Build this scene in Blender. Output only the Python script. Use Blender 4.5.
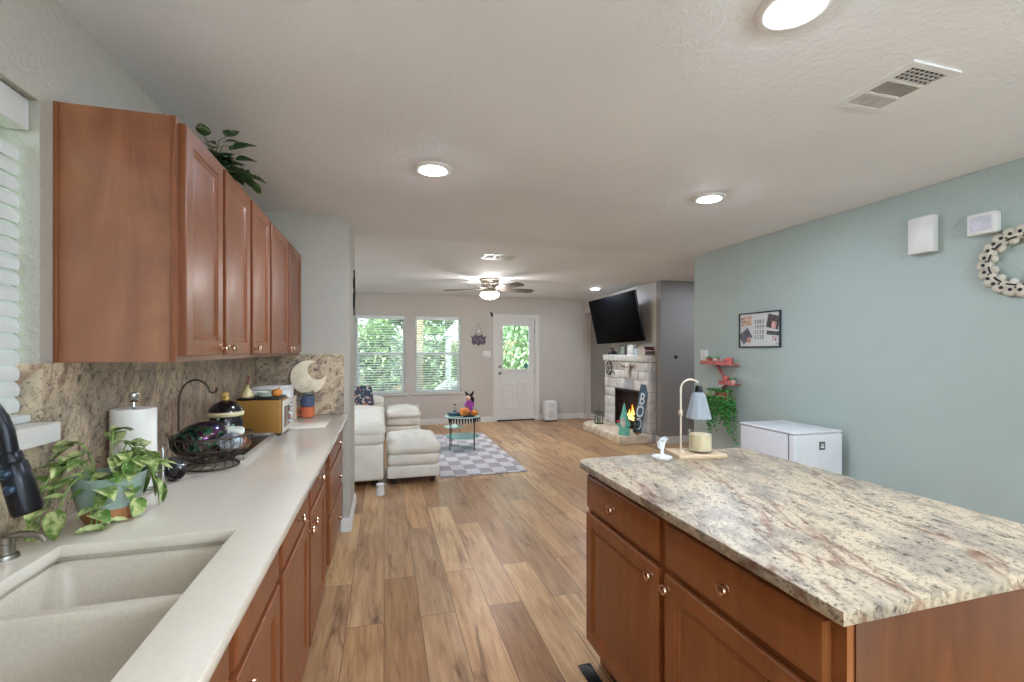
import bpy, bmesh, math, random
from mathutils import Vector, Matrix
PI = math.pi
R = math.radians
random.seed(7)
S = bpy.context.scene
C = S.collection
for o in list(bpy.data.objects): bpy.data.objects.remove(o)

# ------------------------------------------------------------------ camera
cd = bpy.data.cameras.new('camera'); cam = bpy.data.objects.new('camera', cd); C.objects.link(cam)
cd.sensor_width = 36; cd.lens = 16.0; cd.shift_y = 9/1024; cd.clip_start = .02; cd.clip_end = 200
cam.location = (0, 0, 1.407); cam.rotation_euler = (R(90), 0, R(-15.7))
S.camera = cam

# ------------------------------------------------------------------ light and exposure
w = bpy.data.worlds.new('world'); S.world = w; w.use_nodes = True
nt = w.node_tree; nt.nodes.clear()
wo = nt.nodes.new('ShaderNodeOutputWorld'); bg = nt.nodes.new('ShaderNodeBackground')
bg.inputs[0].default_value = (.80, .90, 1.0, 1); bg.inputs[1].default_value = 2.6
nt.links.new(bg.outputs[0], wo.inputs[0])
CAN_POWER = 158.0       # emission of the ceiling light diffusers
FAN_POWER = 46.0
FILL_GLOBE_POWER = 54.0
sun = bpy.data.lights.new('sun', 'SUN'); sun.energy = 3.5; sun.angle = R(1); sun.color = (1, .95, .86)
suno = bpy.data.objects.new('sun', sun); C.objects.link(suno); suno.rotation_euler = (R(52), 0, R(-12)); suno.location = (0, -6, 8)
S.view_settings.view_transform = 'Standard'; S.view_settings.look = 'None'
S.view_settings.gamma = 1; S.view_settings.use_curve_mapping = False
S.view_settings.exposure = 1.24

# ------------------------------------------------------------------ material helpers
def lin(c):
    def f(v):
        v /= 255
        return v/12.92 if v <= .04045 else ((v+.055)/1.055)**2.4
    return (f(c[0]), f(c[1]), f(c[2]), 1)
MATS = {}
class NT:
    def __init__(s, name):
        s.m = bpy.data.materials.new(name); s.m.use_nodes = True
        s.t = s.m.node_tree; s.b = s.t.nodes['Principled BSDF']; s.out = s.t.nodes['Material Output']
        MATS[name] = s.m
    def n(s, kind, **kw):
        x = s.t.nodes.new('ShaderNode'+kind)
        for k, v in kw.items():
            if k.startswith('i_'):
                x.inputs[k[2:].replace('_', ' ')].default_value = v
            else: setattr(x, k, v)
        return x
    def l(s, a, b): s.t.links.new(a, b)
    def coord(s, scale=(1, 1, 1), rot=(0, 0, 0), loc=(0, 0, 0)):
        tc = s.n('TexCoord'); mp = s.n('Mapping')
        mp.inputs['Scale'].default_value = scale; mp.inputs['Rotation'].default_value = rot; mp.inputs['Location'].default_value = loc
        s.l(tc.outputs['Object'], mp.inputs['Vector']); return mp.outputs[0]
    def noise(s, vec, scale, detail=3, rough=.5, dist=0):
        x = s.n('TexNoise'); x.inputs['Scale'].default_value = scale; x.inputs['Detail'].default_value = detail
        x.inputs['Roughness'].default_value = rough; x.inputs['Distortion'].default_value = dist
        s.l(vec, x.inputs['Vector']); return x.outputs['Fac']
    def ramp(s, fac, stops, interp='LINEAR'):
        r = s.n('ValToRGB'); e = r.color_ramp.elements; r.color_ramp.interpolation = interp
        while len(e) < len(stops): e.new(.5)
        for i, (p, c) in enumerate(stops):
            e[i].position = p; e[i].color = c if len(c) == 4 else lin(c)
        s.l(fac, r.inputs[0]); return r.outputs[0]
    def mix(s, fac, a, b, mode='MIX'):
        x = s.n('Mix', data_type='RGBA', blend_type=mode)
        for inp, v in ((x.inputs[0], fac), (x.inputs[6], a), (x.inputs[7], b)):
            if hasattr(v, 'links'): s.l(v, inp)
            elif isinstance(v, (int, float)): inp.default_value = v
            else: inp.default_value = v if len(v) == 4 else lin(v)
        return x.outputs[2]
    def bump(s, h, strength=.2, dist=.01):
        b = s.n('Bump'); b.inputs['Strength'].default_value = strength; b.inputs['Distance'].default_value = dist
        s.l(h, b.inputs['Height']); s.l(b.outputs[0], s.b.inputs['Normal'])
    def base(s, c):
        if hasattr(c, 'links'): s.l(c, s.b.inputs['Base Color'])
        else: s.b.inputs['Base Color'].default_value = lin(c)
def mat(name, col, rough=.5, metal=0, var=.06, scale=20, bump=0, bscale=60, coat=0, sheen=0, emit=0):
    """a plain procedural material: colour varied by noise, optional bump"""
    if name in MATS: return MATS[name]
    s = NT(name); v = s.coord()
    f = s.noise(v, scale, 3)
    a = tuple(min(255, k*(1+var)) for k in col); b = tuple(k*(1-var) for k in col)
    s.l(s.ramp(f, [(.3, b), (.7, a)]), s.b.inputs['Base Color'])
    s.b.inputs['Roughness'].default_value = rough; s.b.inputs['Metallic'].default_value = metal
    if coat: s.b.inputs['Coat Weight'].default_value = coat; s.b.inputs['Coat Roughness'].default_value = .08
    if sheen: s.b.inputs['Sheen Weight'].default_value = sheen
    if bump: s.bump(s.noise(v, bscale, 4, .6), bump, .01)
    if emit:
        s.b.inputs['Emission Color'].default_value = lin(col); s.b.inputs['Emission Strength'].default_value = emit
    return s.m
def paint(name, col, bump=.35, bscale=55, rough=.55):
    s = NT(name); v = s.coord()
    s.l(s.ramp(s.noise(v, 1.2, 2), [(.3, tuple(k*.98 for k in col)), (.7, tuple(min(255, k*1.015) for k in col))]), s.b.inputs['Base Color'])
    n1 = s.noise(v, bscale, 3, .55, .6)
    r = s.ramp(n1, [(.42, (0, 0, 0, 1)), (.62, (1, 1, 1, 1))])
    s.bump(r, bump, .004); s.b.inputs['Roughness'].default_value = rough
    return s.m
M_BLUE = paint('blue_wall_paint', (171, 184, 178), .4, 60, .42)
M_SAGE = paint('sage_wall_paint', (182, 175, 163), .5, 60, .5)
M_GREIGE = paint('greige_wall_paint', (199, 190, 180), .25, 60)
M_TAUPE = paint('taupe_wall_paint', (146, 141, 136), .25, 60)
M_CEIL = paint('kitchen_ceiling_paint', (231, 230, 230), .28, 38, .8)
M_CEIL2 = paint('living_ceiling_paint', (236, 237, 237), .2, 38, .8)
M_TRIM = mat('white_trim_paint', (222, 218, 212), .4, var=.01)
M_WHITE = mat('white_plastic', (226, 224, 220), .35, var=.01)

def floor_mat():
    s = NT('oak_plank_floor'); v = s.coord((1, 1, 1), (0, 0, R(90)))
    b = s.n('TexBrick'); s.l(v, b.inputs['Vector'])
    b.offset = .37; b.offset_frequency = 2; b.squash = 1
    b.inputs['Scale'].default_value = 1; b.inputs['Mortar Size'].default_value = .0018; b.inputs['Mortar Smooth'].default_value = .2
    b.inputs['Bias'].default_value = 0; b.inputs['Brick Width'].default_value = 1.22; b.inputs['Row Height'].default_value = .185
    b.inputs['Color1'].default_value = (0, 0, 0, 1); b.inputs['Color2'].default_value = (1, 1, 1, 1); b.inputs['Mortar'].default_value = (.5, .5, .5, 1)
    # shift the grain from plank to plank
    add = s.n('VectorMath', operation='MULTIPLY_ADD'); add.inputs[1].default_value = (13.7, 7.3, 5.1)
    s.l(b.outputs['Color'], add.inputs[0]); s.l(v, add.inputs[2])
    mp = s.n('Mapping'); mp.inputs['Scale'].default_value = (1.3, 14, 1); s.l(add.outputs[0], mp.inputs['Vector'])
    g1 = s.noise(mp.outputs[0], 2.2, 7, .66, .5)
    mp2 = s.n('Mapping'); mp2.inputs['Scale'].default_value = (2.2, 60, 1); s.l(add.outputs[0], mp2.inputs['Vector'])
    g2 = s.noise(mp2.outputs[0], 2.0, 3, .5)
    mp3 = s.n('Mapping'); mp3.inputs['Scale'].default_value = (1.2, 7, 1); s.l(add.outputs[0], mp3.inputs['Vector'])
    g3 = s.noise(mp3.outputs[0], 1.5, 4, .6, .7)
    col = s.ramp(g1, [(.25, (160, 122, 90)), (.42, (212, 174, 134)), (.58, (236, 204, 164)), (.8, (246, 220, 182))])
    col = s.mix(.28, col, s.ramp(g2, [(.3, (105, 75, 50)), (.7, (205, 172, 136))]))
    col = s.mix(1.0, col, s.ramp(g3, [(.28, (148, 128, 112)), (.42, (236, 230, 222)), (.7, (255, 252, 246))]), 'MULTIPLY')
    tint = s.ramp(b.outputs['Color'], [(0, (188, 166, 148)), (.3, (236, 220, 202)), (.6, (255, 250, 236)), (.8, (228, 214, 202)), (1, (206, 196, 190))])
    col = s.mix(1.0, col, tint, 'MULTIPLY')
    col = s.mix(b.outputs['Fac'], col, (84, 60, 42))
    s.base(col); s.b.inputs['Roughness'].default_value = .36
    s.bump(s.mix(b.outputs['Fac'], s.ramp(g2, [(0, (.4, .4, .4, 1)), (1, (.6, .6, .6, 1))]), (0, 0, 0, 1)), .15, .003)
    return s.m
M_FLOOR = floor_mat()

def granite(name, light, mid, gray, dark, rust, veinrot, gs=1.0, speck=.40, rough=.3, rot3=None):
    """creamy stone: cloudy drifts stretched along one direction, fine dark flecks, rust veins"""
    s = NT(name); v = s.coord((1, 1, 1), rot3 or (0, 0, veinrot))
    wn = s.n('TexNoise'); wn.inputs['Scale'].default_value = 2.4*gs; wn.inputs['Detail'].default_value = 5; wn.inputs['Roughness'].default_value = .6; s.l(v, wn.inputs['Vector'])
    ad = s.n('VectorMath', operation='MULTIPLY_ADD'); ad.inputs[1].default_value = (.16/gs,)*3; s.l(wn.outputs['Color'], ad.inputs[0]); s.l(v, ad.inputs[2])
    def st(x, y, z):
        m = s.n('Mapping'); m.inputs['Scale'].default_value = (x, y, z); s.l(ad.outputs[0], m.inputs['Vector']); return m.outputs[0]
    big = s.noise(st(1, 2.6, 1.6), 2.4*gs, 4, .55); drift = s.noise(st(1, 2.4, 1.6), 7*gs, 9, .74)
    blot = s.noise(st(1, 1.5, 1.2), 17*gs, 8, .75); flk = s.noise(st(1, 1.25, 1), 58*gs, 5, .72)
    col = s.ramp(drift, [(.36, gray), (.44, mid), (.50, light), (.60, light), (.68, mid)])
    col = s.mix(s.ramp(big, [(.48, (0, 0, 0, 1)), (.60, (.7, .7, .7, 1))]), col, s.ramp(blot, [(.38, tuple(k*.85 for k in gray)), (.52, gray), (.62, mid)]))
    col = s.mix(s.ramp(blot, [(speck-.045, (.92, .92, .92, 1)), (speck+.02, (0, 0, 0, 1))]), col, dark)
    col = s.mix(s.ramp(flk, [(.38, (.85, .85, .85, 1)), (.46, (0, 0, 0, 1))]), col, tuple(k*.58 for k in mid))
    vn = s.noise(st(.35, 1.5, 1), 1.7*gs, 4, .5)
    vein = s.ramp(vn, [(.486, (0, 0, 0, 1)), (.494, (.85, .85, .85, 1)), (.502, (.85, .85, .85, 1)), (.512, (0, 0, 0, 1))])
    brk = s.ramp(blot, [(.42, (1, 1, 1, 1)), (.66, (.35, .35, .35, 1))])
    vm = s.mix(1, vein, brk, 'MULTIPLY')
    col = s.mix(vm, col, rust)
    s.base(col); s.b.inputs['Roughness'].default_value = rough; s.b.inputs['Specular IOR Level'].default_value = .4
    return s.m
M_GRAN = granite('cream_granite', (196, 178, 152), (164, 148, 126), (138, 130, 119), (48, 43, 39), (116, 78, 58), R(108), 1.35, .415, .42)
M_SPLASH = granite('brown_granite', (208, 186, 156), (178, 152, 126), (146, 132, 120), (64, 54, 48), (142, 104, 84), R(0), 1.35, .43, .28, (R(35), R(50), R(20)))

def wood(name, a, b, c, axis='Z', scale=1, rough=.34, coat=.25, spec=.5):
    s = NT(name); sc = {'Z': (9, 9, 1.1), 'X': (1.1, 9, 9), 'Y': (9, 1.1, 9)}[axis]
    v = s.coord(tuple(k*scale for k in sc))
    g = s.noise(v, 1.8, 6, .6, 1.2)
    v2 = s.coord((2, 2, 2)); g2 = s.noise(v2, 2.2, 4, .6, 1.0)
    col = s.ramp(g, [(.28, b), (.5, a), (.74, c)])
    col = s.mix(.3, col, s.ramp(g2, [(.3, b), (.7, c)]))
    s.base(col); s.b.inputs['Roughness'].default_value = rough; s.b.inputs['Coat Weight'].default_value = coat; s.b.inputs['Coat Roughness'].default_value = .25
    s.bump(g, .04, .002); return s.m
M_CAB = wood('maple_cabinet_wood', (128, 71, 38), (110, 58, 30), (142, 83, 48), coat=.12)
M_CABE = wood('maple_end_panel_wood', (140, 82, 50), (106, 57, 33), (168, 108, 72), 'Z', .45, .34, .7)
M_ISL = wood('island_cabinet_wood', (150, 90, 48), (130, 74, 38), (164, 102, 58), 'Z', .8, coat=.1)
M_ISL_SHADED = wood('island_wood_shaded', (98, 52, 22), (78, 38, 14), (118, 66, 30), 'Z', .7, coat=.1)  # island wood darkened, the shade on the end put into its colour
M_PINE = wood('pale_wood', (206, 180, 146), (186, 156, 120), (220, 198, 168), 'X')
M_POST = wood('weathered_fence_wood', (150, 132, 104), (120, 102, 78), (172, 154, 126), 'Z', 1, .8, 0)
M_DARK = mat('shadow_gap_dark', (40, 26, 18), .8)
M_QUARTZ = mat('cream_quartz', (228, 218, 202), .16, var=.012, scale=90, coat=.3)
M_SINK = mat('cream_composite', (204, 194, 176), .38, var=.025, scale=120)
M_KNOB = mat('brushed_copper_nickel', (206, 172, 150), .22, 1, var=.03)
M_BRONZE = mat('dark_bronze_metal', (44, 44, 48), .3, .85)
M_CHROME = mat('polished_chrome', (205, 205, 205), .12, 1, var=.01)
M_NICKEL = mat('brushed_nickel', (150, 144, 136), .32, 1, var=.03)
M_WIRE = mat('bronze_wire', (86, 76, 66), .4, .8)
M_BLACK = mat('black_plastic', (22, 22, 24), .35)
M_SCREEN = mat('black_tv_screen', (2, 2, 3), .55)
M_SCREEN.node_tree.nodes['Principled BSDF'].inputs['Specular IOR Level'].default_value = .05
M_LEATHER = mat('ivory_leather', (228, 222, 210), .42, var=.03, scale=6, bump=.12, bscale=45)
M_POT = mat('sage_glaze', (150, 168, 156), .22, var=.05, coat=.5)
M_TERRA = mat('terracotta', (176, 120, 76), .7, var=.08)
M_SOIL = mat('potting_soil', (52, 38, 28), .95, var=.3, scale=120, bump=.5)
M_STEM = mat('green_stem', (124, 150, 76), .5)
def leafmat(name, dark, mid, pale, sc=25, amount=.5):
    s = NT(name); v = s.coord(); n = s.noise(v, sc, 3, .6, .4)
    s.base(s.ramp(n, [(.3, dark), (amount, mid), (amount+.12, pale), (.9, pale)]))
    s.b.inputs['Roughness'].default_value = .36; s.b.inputs['Subsurface Weight'].default_value = .0
    return s.m
M_POTHOS = leafmat('variegated_pothos_leaf', (66, 104, 44), (116, 146, 70), (208, 214, 150), 26, .47)
M_LEAFD = leafmat('dark_silk_leaf', (30, 62, 38), (60, 98, 58), (200, 208, 184), 22, .58)
M_LEAFG = leafmat('bright_green_leaf', (30, 104, 48), (56, 146, 70), (110, 184, 96), 40, .5)
M_OUTL = leafmat('garden_foliage', (74, 100, 60), (128, 156, 98), (196, 212, 160), 3, .5)
M_OUTL2 = leafmat('pale_garden_foliage', (118, 142, 104), (168, 188, 146), (220, 230, 200), 3, .5)
M_GRASS = mat('lawn_grass', (118, 148, 82), .9, var=.2, scale=8, bump=.4)
M_CONC = mat('patio_concrete', (186, 182, 174), .8, var=.06, scale=6)

def glassmat(name, tint=(255, 255, 255), mixv=.08, rough=.02):
    s = NT(name); tr = s.n('BsdfTransparent'); tr.inputs[0].default_value = lin(tint)
    gl = s.n('BsdfGlossy'); gl.inputs['Roughness'].default_value = rough
    lw = s.n('LayerWeight'); lw.inputs[0].default_value = .25; mu = s.n('Math', operation='MULTIPLY_ADD'); mu.inputs[1].default_value = .45; mu.inputs[2].default_value = .03; s.l(lw.outputs['Facing'], mu.inputs[0])
    mx = s.n('MixShader'); s.l(mu.outputs[0], mx.inputs[0]); s.l(tr.outputs[0], mx.inputs[1]); s.l(gl.outputs[0], mx.inputs[2]); s.l(mx.outputs[0], s.out.inputs[0])
    return s.m
M_GLASS = glassmat('window_glass', (238, 248, 246))
M_CGLASS = glassmat('clear_glass', (248, 250, 250), rough=.05)
M_TGLASS = glassmat('teal_glass', (120, 205, 205), rough=.1)
def emitmat(name, col, st):
    s = NT(name); e = s.n('Emission'); e.inputs[0].default_value = lin(col); e.inputs[1].default_value = st
    s.l(e.outputs[0], s.out.inputs[0]); return s.m
M_CAN = emitmat('lit_led_diffuser', (222, 236, 255), CAN_POWER)
M_FANL = emitmat('lit_frosted_fan_glass', (250, 246, 244), FAN_POWER)

# ------------------------------------------------------------------ mesh builder
class MB:
    def __init__(s, xf=None): s.bm = bmesh.new(); s.xf = xf
    def _merge(s, b, M=None):
        if M is not None: bmesh.ops.transform(b, matrix=M, verts=b.verts)
        me = bpy.data.meshes.new('t'); b.to_mesh(me); b.free(); s.bm.from_mesh(me); bpy.data.meshes.remove(me)
    def box(s, x0, x1, y0, y1, z0, z1, bev=0, seg=2, M=None):
        b = bmesh.new(); bmesh.ops.create_cube(b, size=1)
        for v in b.verts:
            v.co = Vector(((x0+x1)/2+v.co.x*(x1-x0), (y0+y1)/2+v.co.y*(y1-y0), (z0+z1)/2+v.co.z*(z1-z0)))
        if bev: bmesh.ops.bevel(b, geom=list(b.edges), offset=bev, segments=seg, profile=.5, affect='EDGES')
        s._merge(b, M); return s
    def lathe(s, prof, c=(0, 0, 0), n=28, M=None, sx=1, sy=1, lobes=0, lamp=0):
        b = bmesh.new(); rows = []
        for r, z in prof:
            if r < 1e-5: rows.append([b.verts.new((0, 0, z))])
            else:
                rows.append([b.verts.new((r*sx*(1-lamp*abs(math.sin(lobes*a/2)) ** .6 if lobes else 1)*math.cos(a) if False else
                    r*sx*k*math.cos(a), r*sy*k*math.sin(a), z)) for a, k in
                    [(2*PI*i/n, (1-lamp*(1-abs(math.sin(lobes*PI*i/n))**.5)) if lobes else 1) for i in range(n)]])
        for p, q in zip(rows, rows[1:]):
            if len(p) == 1 and len(q) == 1: continue
            for i in range(n):
                j = (i+1) % n
                if len(p) == 1: b.faces.new((p[0], q[i], q[j]))
                elif len(q) == 1: b.faces.new((p[i], p[j], q[0]))
                else: b.faces.new((p[i], p[j], q[j], q[i]))
        for rw in (rows[0], rows[-1]):
            if len(rw) > 1:
                try: b.faces.new(rw)
                except Exception: pass
        bmesh.ops.recalc_face_normals(b, faces=b.faces)
        bmesh.ops.transform(b, matrix=Matrix.Translation(c) @ (M or Matrix()), verts=b.verts)
        s._merge(b); return s
    def tube(s, pts, r, n=8, closed=False, caps=True):
        pts = [Vector(p) for p in pts]; N = len(pts); b = bmesh.new(); rings = []
        rr = r if isinstance(r, (list, tuple)) else [r]*N
        up = None
        for i, p in enumerate(pts):
            if closed: d = pts[(i+1) % N]-pts[i-1]
            else: d = pts[min(i+1, N-1)]-pts[max(i-1, 0)]
            d.normalize()
            if up is None: up = Vector((0, 0, 1)) if abs(d.z) < .9 else Vector((1, 0, 0))
            a = d.cross(up)
            if a.length < 1e-4: a = d.cross(Vector((0, 1, 0)))
            a.normalize(); c = a.cross(d); up = c
            rings.append([b.verts.new(p+rr[i]*(math.cos(2*PI*k/n)*a+math.sin(2*PI*k/n)*c)) for k in range(n)])
        prs = list(zip(rings, rings[1:]))+([(rings[-1], rings[0])] if closed else [])
        for p, q in prs:
            for k in range(n): b.faces.new((p[k], p[(k+1) % n], q[(k+1) % n], q[k]))
        if caps and not closed:
            b.faces.new(rings[0][::-1]); b.faces.new(rings[-1])
        bmesh.ops.recalc_face_normals(b, faces=b.faces)
        s._merge(b); return s
    def ring(s, c, r, t, n=40, M=None, sy=1, tn=8):
        M = M or Matrix()
        return s.tube([Vector(c)+(M @ Vector((r*math.cos(2*PI*i/n), r*sy*math.sin(2*PI*i/n), 0))) for i in range(n)], t, tn, True)
    def ball(s, c, r, sc=(1, 1, 1), n=16, M=None):
        b = bmesh.new(); bmesh.ops.create_uvsphere(b, u_segments=n, v_segments=max(6, n//2+2), radius=r)
        bmesh.ops.transform(b, matrix=Matrix.Translation(c) @ (M or Matrix()) @ Matrix.Diagonal((*sc, 1)), verts=b.verts)
        s._merge(b); return s
    def prism(s, poly, t, M=None, bev=0):
        """polygon in local xy extruded 0..t along z"""
        b = bmesh.new(); f = b.faces.new([b.verts.new((x, y, 0)) for x, y in poly])
        r = bmesh.ops.extrude_face_region(b, geom=[f])
        bmesh.ops.translate(b, vec=(0, 0, t), verts=[v for v in r['geom'] if isinstance(v, bmesh.types.BMVert)])
        bmesh.ops.recalc_face_normals(b, faces=b.faces)
        if bev: bmesh.ops.bevel(b, geom=[e for e in b.edges if abs(e.verts[0].co.z-e.verts[1].co.z) < 1e-6], offset=bev, segments=2, profile=.5, affect='EDGES')
        s._merge(b, M); return s
    def rings(s, w, h, lv, M=None):
        """nested rectangles (inset, height): panelled door / drawer front in the local xy plane, facing +z"""
        b = bmesh.new(); rs = []
        for ins, z in lv:
            rs.append([b.verts.new(p) for p in ((ins, ins, z), (w-ins, ins, z), (w-ins, h-ins, z), (ins, h-ins, z))])
        for p, q in zip(rs, rs[1:]):
            for k in range(4): b.faces.new((p[k], p[(k+1) % 4], q[(k+1) % 4], q[k]))
        b.faces.new(rs[-1]); b.faces.new(rs[0][::-1])
        s._merge(b, M); return s
    def leaf(s, base, d, L, W, up=Vector((0, 0, 1)), droop=.3, heart=True):
        d = Vector(d).normalized(); side = d.cross(up)
        if side.length < 1e-3: side = Vector((1, 0, 0))
        side.normalize(); nrm = side.cross(d).normalized()
        prof = [(0, .10), (.08, .72), (.22, 1), (.42, .95), (.62, .68), (.82, .32), (1, 0)] if heart else [(0, .1), (.15, .6), (.35, 1), (.55, .9), (.75, .55), (.9, .25), (1, 0)]
        P = Vector(base); b = s.bm; prev = None; p = P.copy(); pt = 0; dd = d.copy()
        for t, wd in prof:
            p = p+dd*(t-pt)*L; dd = (dd-Vector((0, 0, 1))*droop*(t-pt)*1.6).normalized(); pt = t
            hw = W*.5*wd
            row = [b.verts.new(p-side*hw+nrm*hw*.35), b.verts.new(p), b.verts.new(p+side*hw+nrm*hw*.35)]
            if prev:
                b.faces.new((prev[0], prev[1], row[1], row[0])); b.faces.new((prev[1], prev[2], row[2], row[1]))
            prev = row
        return s
    def build(s, name, m, parent=None, smooth=True, angle=35):
        me = bpy.data.meshes.new(name)
        if s.xf is not None: bmesh.ops.transform(s.bm, matrix=s.xf, verts=s.bm.verts)
        s.bm.to_mesh(me); s.bm.free()
        if m is not None: me.materials.append(m)
        o = bpy.data.objects.new(name, me); C.objects.link(o)
        if smooth and len(me.polygons):
            me.polygons.foreach_set('use_smooth', [True]*len(me.polygons))
            try: me.set_sharp_from_angle(angle=R(angle))
            except Exception: pass
        if parent is not None: o.parent = parent
        return o
def B(x0, x1, y0, y1, z0, z1, bev=0, seg=2): return MB().box(x0, x1, y0, y1, z0, z1, bev, seg)
def tag(o, label, cat, group=None, kind=None):
    o['label'] = label; o['category'] = cat
    if group: o['group'] = group
    if kind: o['kind'] = kind
    return o
def thing(name, label, cat, loc=(0, 0, 0), rz=0, group=None):
    o = bpy.data.objects.new(name, None); C.objects.link(o); o.empty_display_size = .05
    o.location = loc; o.rotation_euler = (0, 0, rz); tag(o, label, cat, group); return o
def struct(name, mb, m, smooth=False):
    o = mb.build(name, m, None, smooth); o['kind'] = 'structure'; return o
def copy_tree(o, parent=None):
    c = o.copy(); C.objects.link(c)
    if parent is not None: c.parent = parent
    for ch in [x for x in list(bpy.data.objects) if x.parent == o]: copy_tree(ch, c)
    return c
def subsurf(o, lv=2):
    m = o.modifiers.new('s', 'SUBSURF'); m.levels = lv; m.render_levels = lv; return o
def text_mb(txt, size, ext, M, spacing=1.0, mb=None, fat=0):
    cu = bpy.data.curves.new('t', 'FONT'); cu.body = txt; cu.size = size; cu.extrude = ext; cu.align_x = 'CENTER'; cu.align_y = 'CENTER'; cu.offset = fat; cu.space_character = spacing
    o = bpy.data.objects.new('t', cu); C.objects.link(o)
    me = o.to_mesh(); b = bmesh.new(); b.from_mesh(me); o.to_mesh_clear()
    bpy.data.objects.remove(o); bpy.data.curves.remove(cu)
    mb = mb or MB(); mb._merge(b, M); return mb
def arc(c, r, a0, a1, n, f):
    return [f(c[0]+r*math.cos(R(a0+(a1-a0)*i/n)), c[1]+r*math.sin(R(a0+(a1-a0)*i/n))) for i in range(n+1)]
def rough_it(o, amt, seed=0, sc=30):
    """shake the vertices of a mesh along a smooth noise"""
    from mathutils import noise
    for v in o.data.vertices:
        v.co += noise.noise_vector(v.co*sc+Vector((seed, seed*2, 0)))*amt
    return o

# ================================================================== SETTING
H = 2.44; LX = -.924; RX = 3.3; FY = 8.70; FX = 3.99; RWY = 3.75; RWX = -.26; LVX = -2.1; BY = -2.4
def wall_holes(axis, pos, thick, a0, a1, z0, z1, holes):
    """wall in the plane axis=pos, thickness towards pos+thick; holes = (a0,a1,z0,z1)"""
    As = sorted({a0, a1, *[h[0] for h in holes], *[h[1] for h in holes]}); Zs = sorted({z0, z1, *[h[2] for h in holes], *[h[3] for h in holes]})
    def solid(i, k):
        if i < 0 or k < 0 or i >= len(As)-1 or k >= len(Zs)-1: return False
        a = (As[i]+As[i+1])/2; z = (Zs[k]+Zs[k+1])/2
        return not any(h[0] < a < h[1] and h[2] < z < h[3] for h in holes)
    m = MB(); b = m.bm
    def P(a, d, z): return b.verts.new((pos+d, a, z) if axis == 'x' else (a, pos+d, z))
    def Q(*c): b.faces.new([P(*p) for p in c])
    for i in range(len(As)-1):
        for k in range(len(Zs)-1):
            if not solid(i, k): continue
            a, c, z, y = As[i], As[i+1], Zs[k], Zs[k+1]
            Q((a, 0, z), (c, 0, z), (c, 0, y), (a, 0, y)); Q((a, thick, z), (a, thick, y), (c, thick, y), (c, thick, z))
            if not solid(i-1, k): Q((a, 0, z), (a, 0, y), (a, thick, y), (a, thick, z))
            if not solid(i+1, k): Q((c, 0, z), (c, thick, z), (c, thick, y), (c, 0, y))
            if not solid(i, k-1): Q((a, 0, z), (a, thick, z), (c, thick, z), (c, 0, z))
            if not solid(i, k+1): Q((a, 0, y), (c, 0, y), (c, thick, y), (a, thick, y))
    bmesh.ops.remove_doubles(b, verts=b.verts, dist=1e-5); bmesh.ops.recalc_face_normals(b, faces=b.faces)
    return m
struct('floor', B(-2.4, 6.4, -2.6, 8.85, -.1, 0), M_FLOOR)
struct('ceiling', B(-2.4, 6.4, -2.6, 4.32, H, H+.15), M_CEIL)
struct('ceiling.001', B(-2.4, 6.4, 4.32, 8.85, H+.012, H+.16), M_CEIL2)
# kitchen window opening in the left wall
WY0, WY1, WZ0, WZ1 = .42, 1.578, 1.19, 2.10
struct('wall_left', wall_holes('x', LX, -.16, BY, RWY, 0, H, [(WY0, WY1, WZ0, WZ1)]), M_SAGE)
struct('wall_return', B(LVX, RWX, RWY, 4.40, 0, H+.011, .006), M_SAGE)
struct('wall_living_left', B(LVX-.15, LVX, 4.40, FY, 0, H+.011), M_GREIGE)
W1 = (-.50, .376, .60, 2.045); W2 = (.557, 1.426, .60, 2.045); DR = (2.12, 2.945, 0, 2.045)
struct('wall_far', wall_holes('y', FY, .15, LVX, FX+.2, 0, H+.011, [W1, W2, DR]), M_GREIGE)
struct('wall_right', B(RX, RX+.14, BY, 4.30, 0, H, .006), M_BLUE)
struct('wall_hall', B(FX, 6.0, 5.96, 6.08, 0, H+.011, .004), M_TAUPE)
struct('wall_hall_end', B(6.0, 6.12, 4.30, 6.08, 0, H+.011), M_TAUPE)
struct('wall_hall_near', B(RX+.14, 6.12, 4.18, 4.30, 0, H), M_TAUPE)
# living room right wall, with a shallow alcove beyond the fireplace
struct('wall_chimney', wall_holes('x', FX, .12, 6.08, FY, 0, H+.011, [(7.52, 8.60, 0, 2.16)]), M_GREIGE)
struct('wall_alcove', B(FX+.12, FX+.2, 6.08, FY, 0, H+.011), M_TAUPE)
PD = (.2, 2.4, 0, 2.1)  # unseen opening, added so daylight can fill the room
struct('wall_back', wall_holes('y', BY, -.15, LX-.16, RX+.14, 0, H, [PD]), M_SAGE)
# baseboards
def base_run(name, x0, x1, y0, y1, outx, outy):
    m = MB(); hh = .105
    for t, z0, z1 in ((.016, 0, hh*.72), (.011, hh*.72, hh*.88), (.006, hh*.88, hh)):
        m.box(min(x0, x0+outx*t), max(x1, x1+outx*t), min(y0, y0+outy*t), max(y1, y1+outy*t), z0, z1)
    return struct(name, m, M_TRIM)
base_run('baseboard_far', LVX, 2.05, FY, FY, 0, -1)
base_run('baseboard_far_right', 3.01, FX, FY, FY, 0, -1)
base_run('baseboard_return_end', RWX, RWX, RWY-.0, 4.40, 1, 0)
base_run('baseboard_return_front', -.32, RWX+.016, RWY, RWY, 0, -1)
base_run('baseboard_right', RX, RX, BY, 4.30, -1, 0)
base_run('baseboard_right_end', RX-.016, RX+.14, 4.30, 4.30, 0, 1)
base_run('baseboard_hall', FX-.016, 6.0, 5.96, 5.96, 0, -1)
base_run('baseboard_chimney', FX, FX, 5.96, 6.08, -1, 0)
base_run('baseboard_alcove', FX+.12, FX+.12, 7.62, 8.60, -1, 0)
base_run('baseboard_corner', FX, FX, 8.60, FY, -1, 0)

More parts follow.
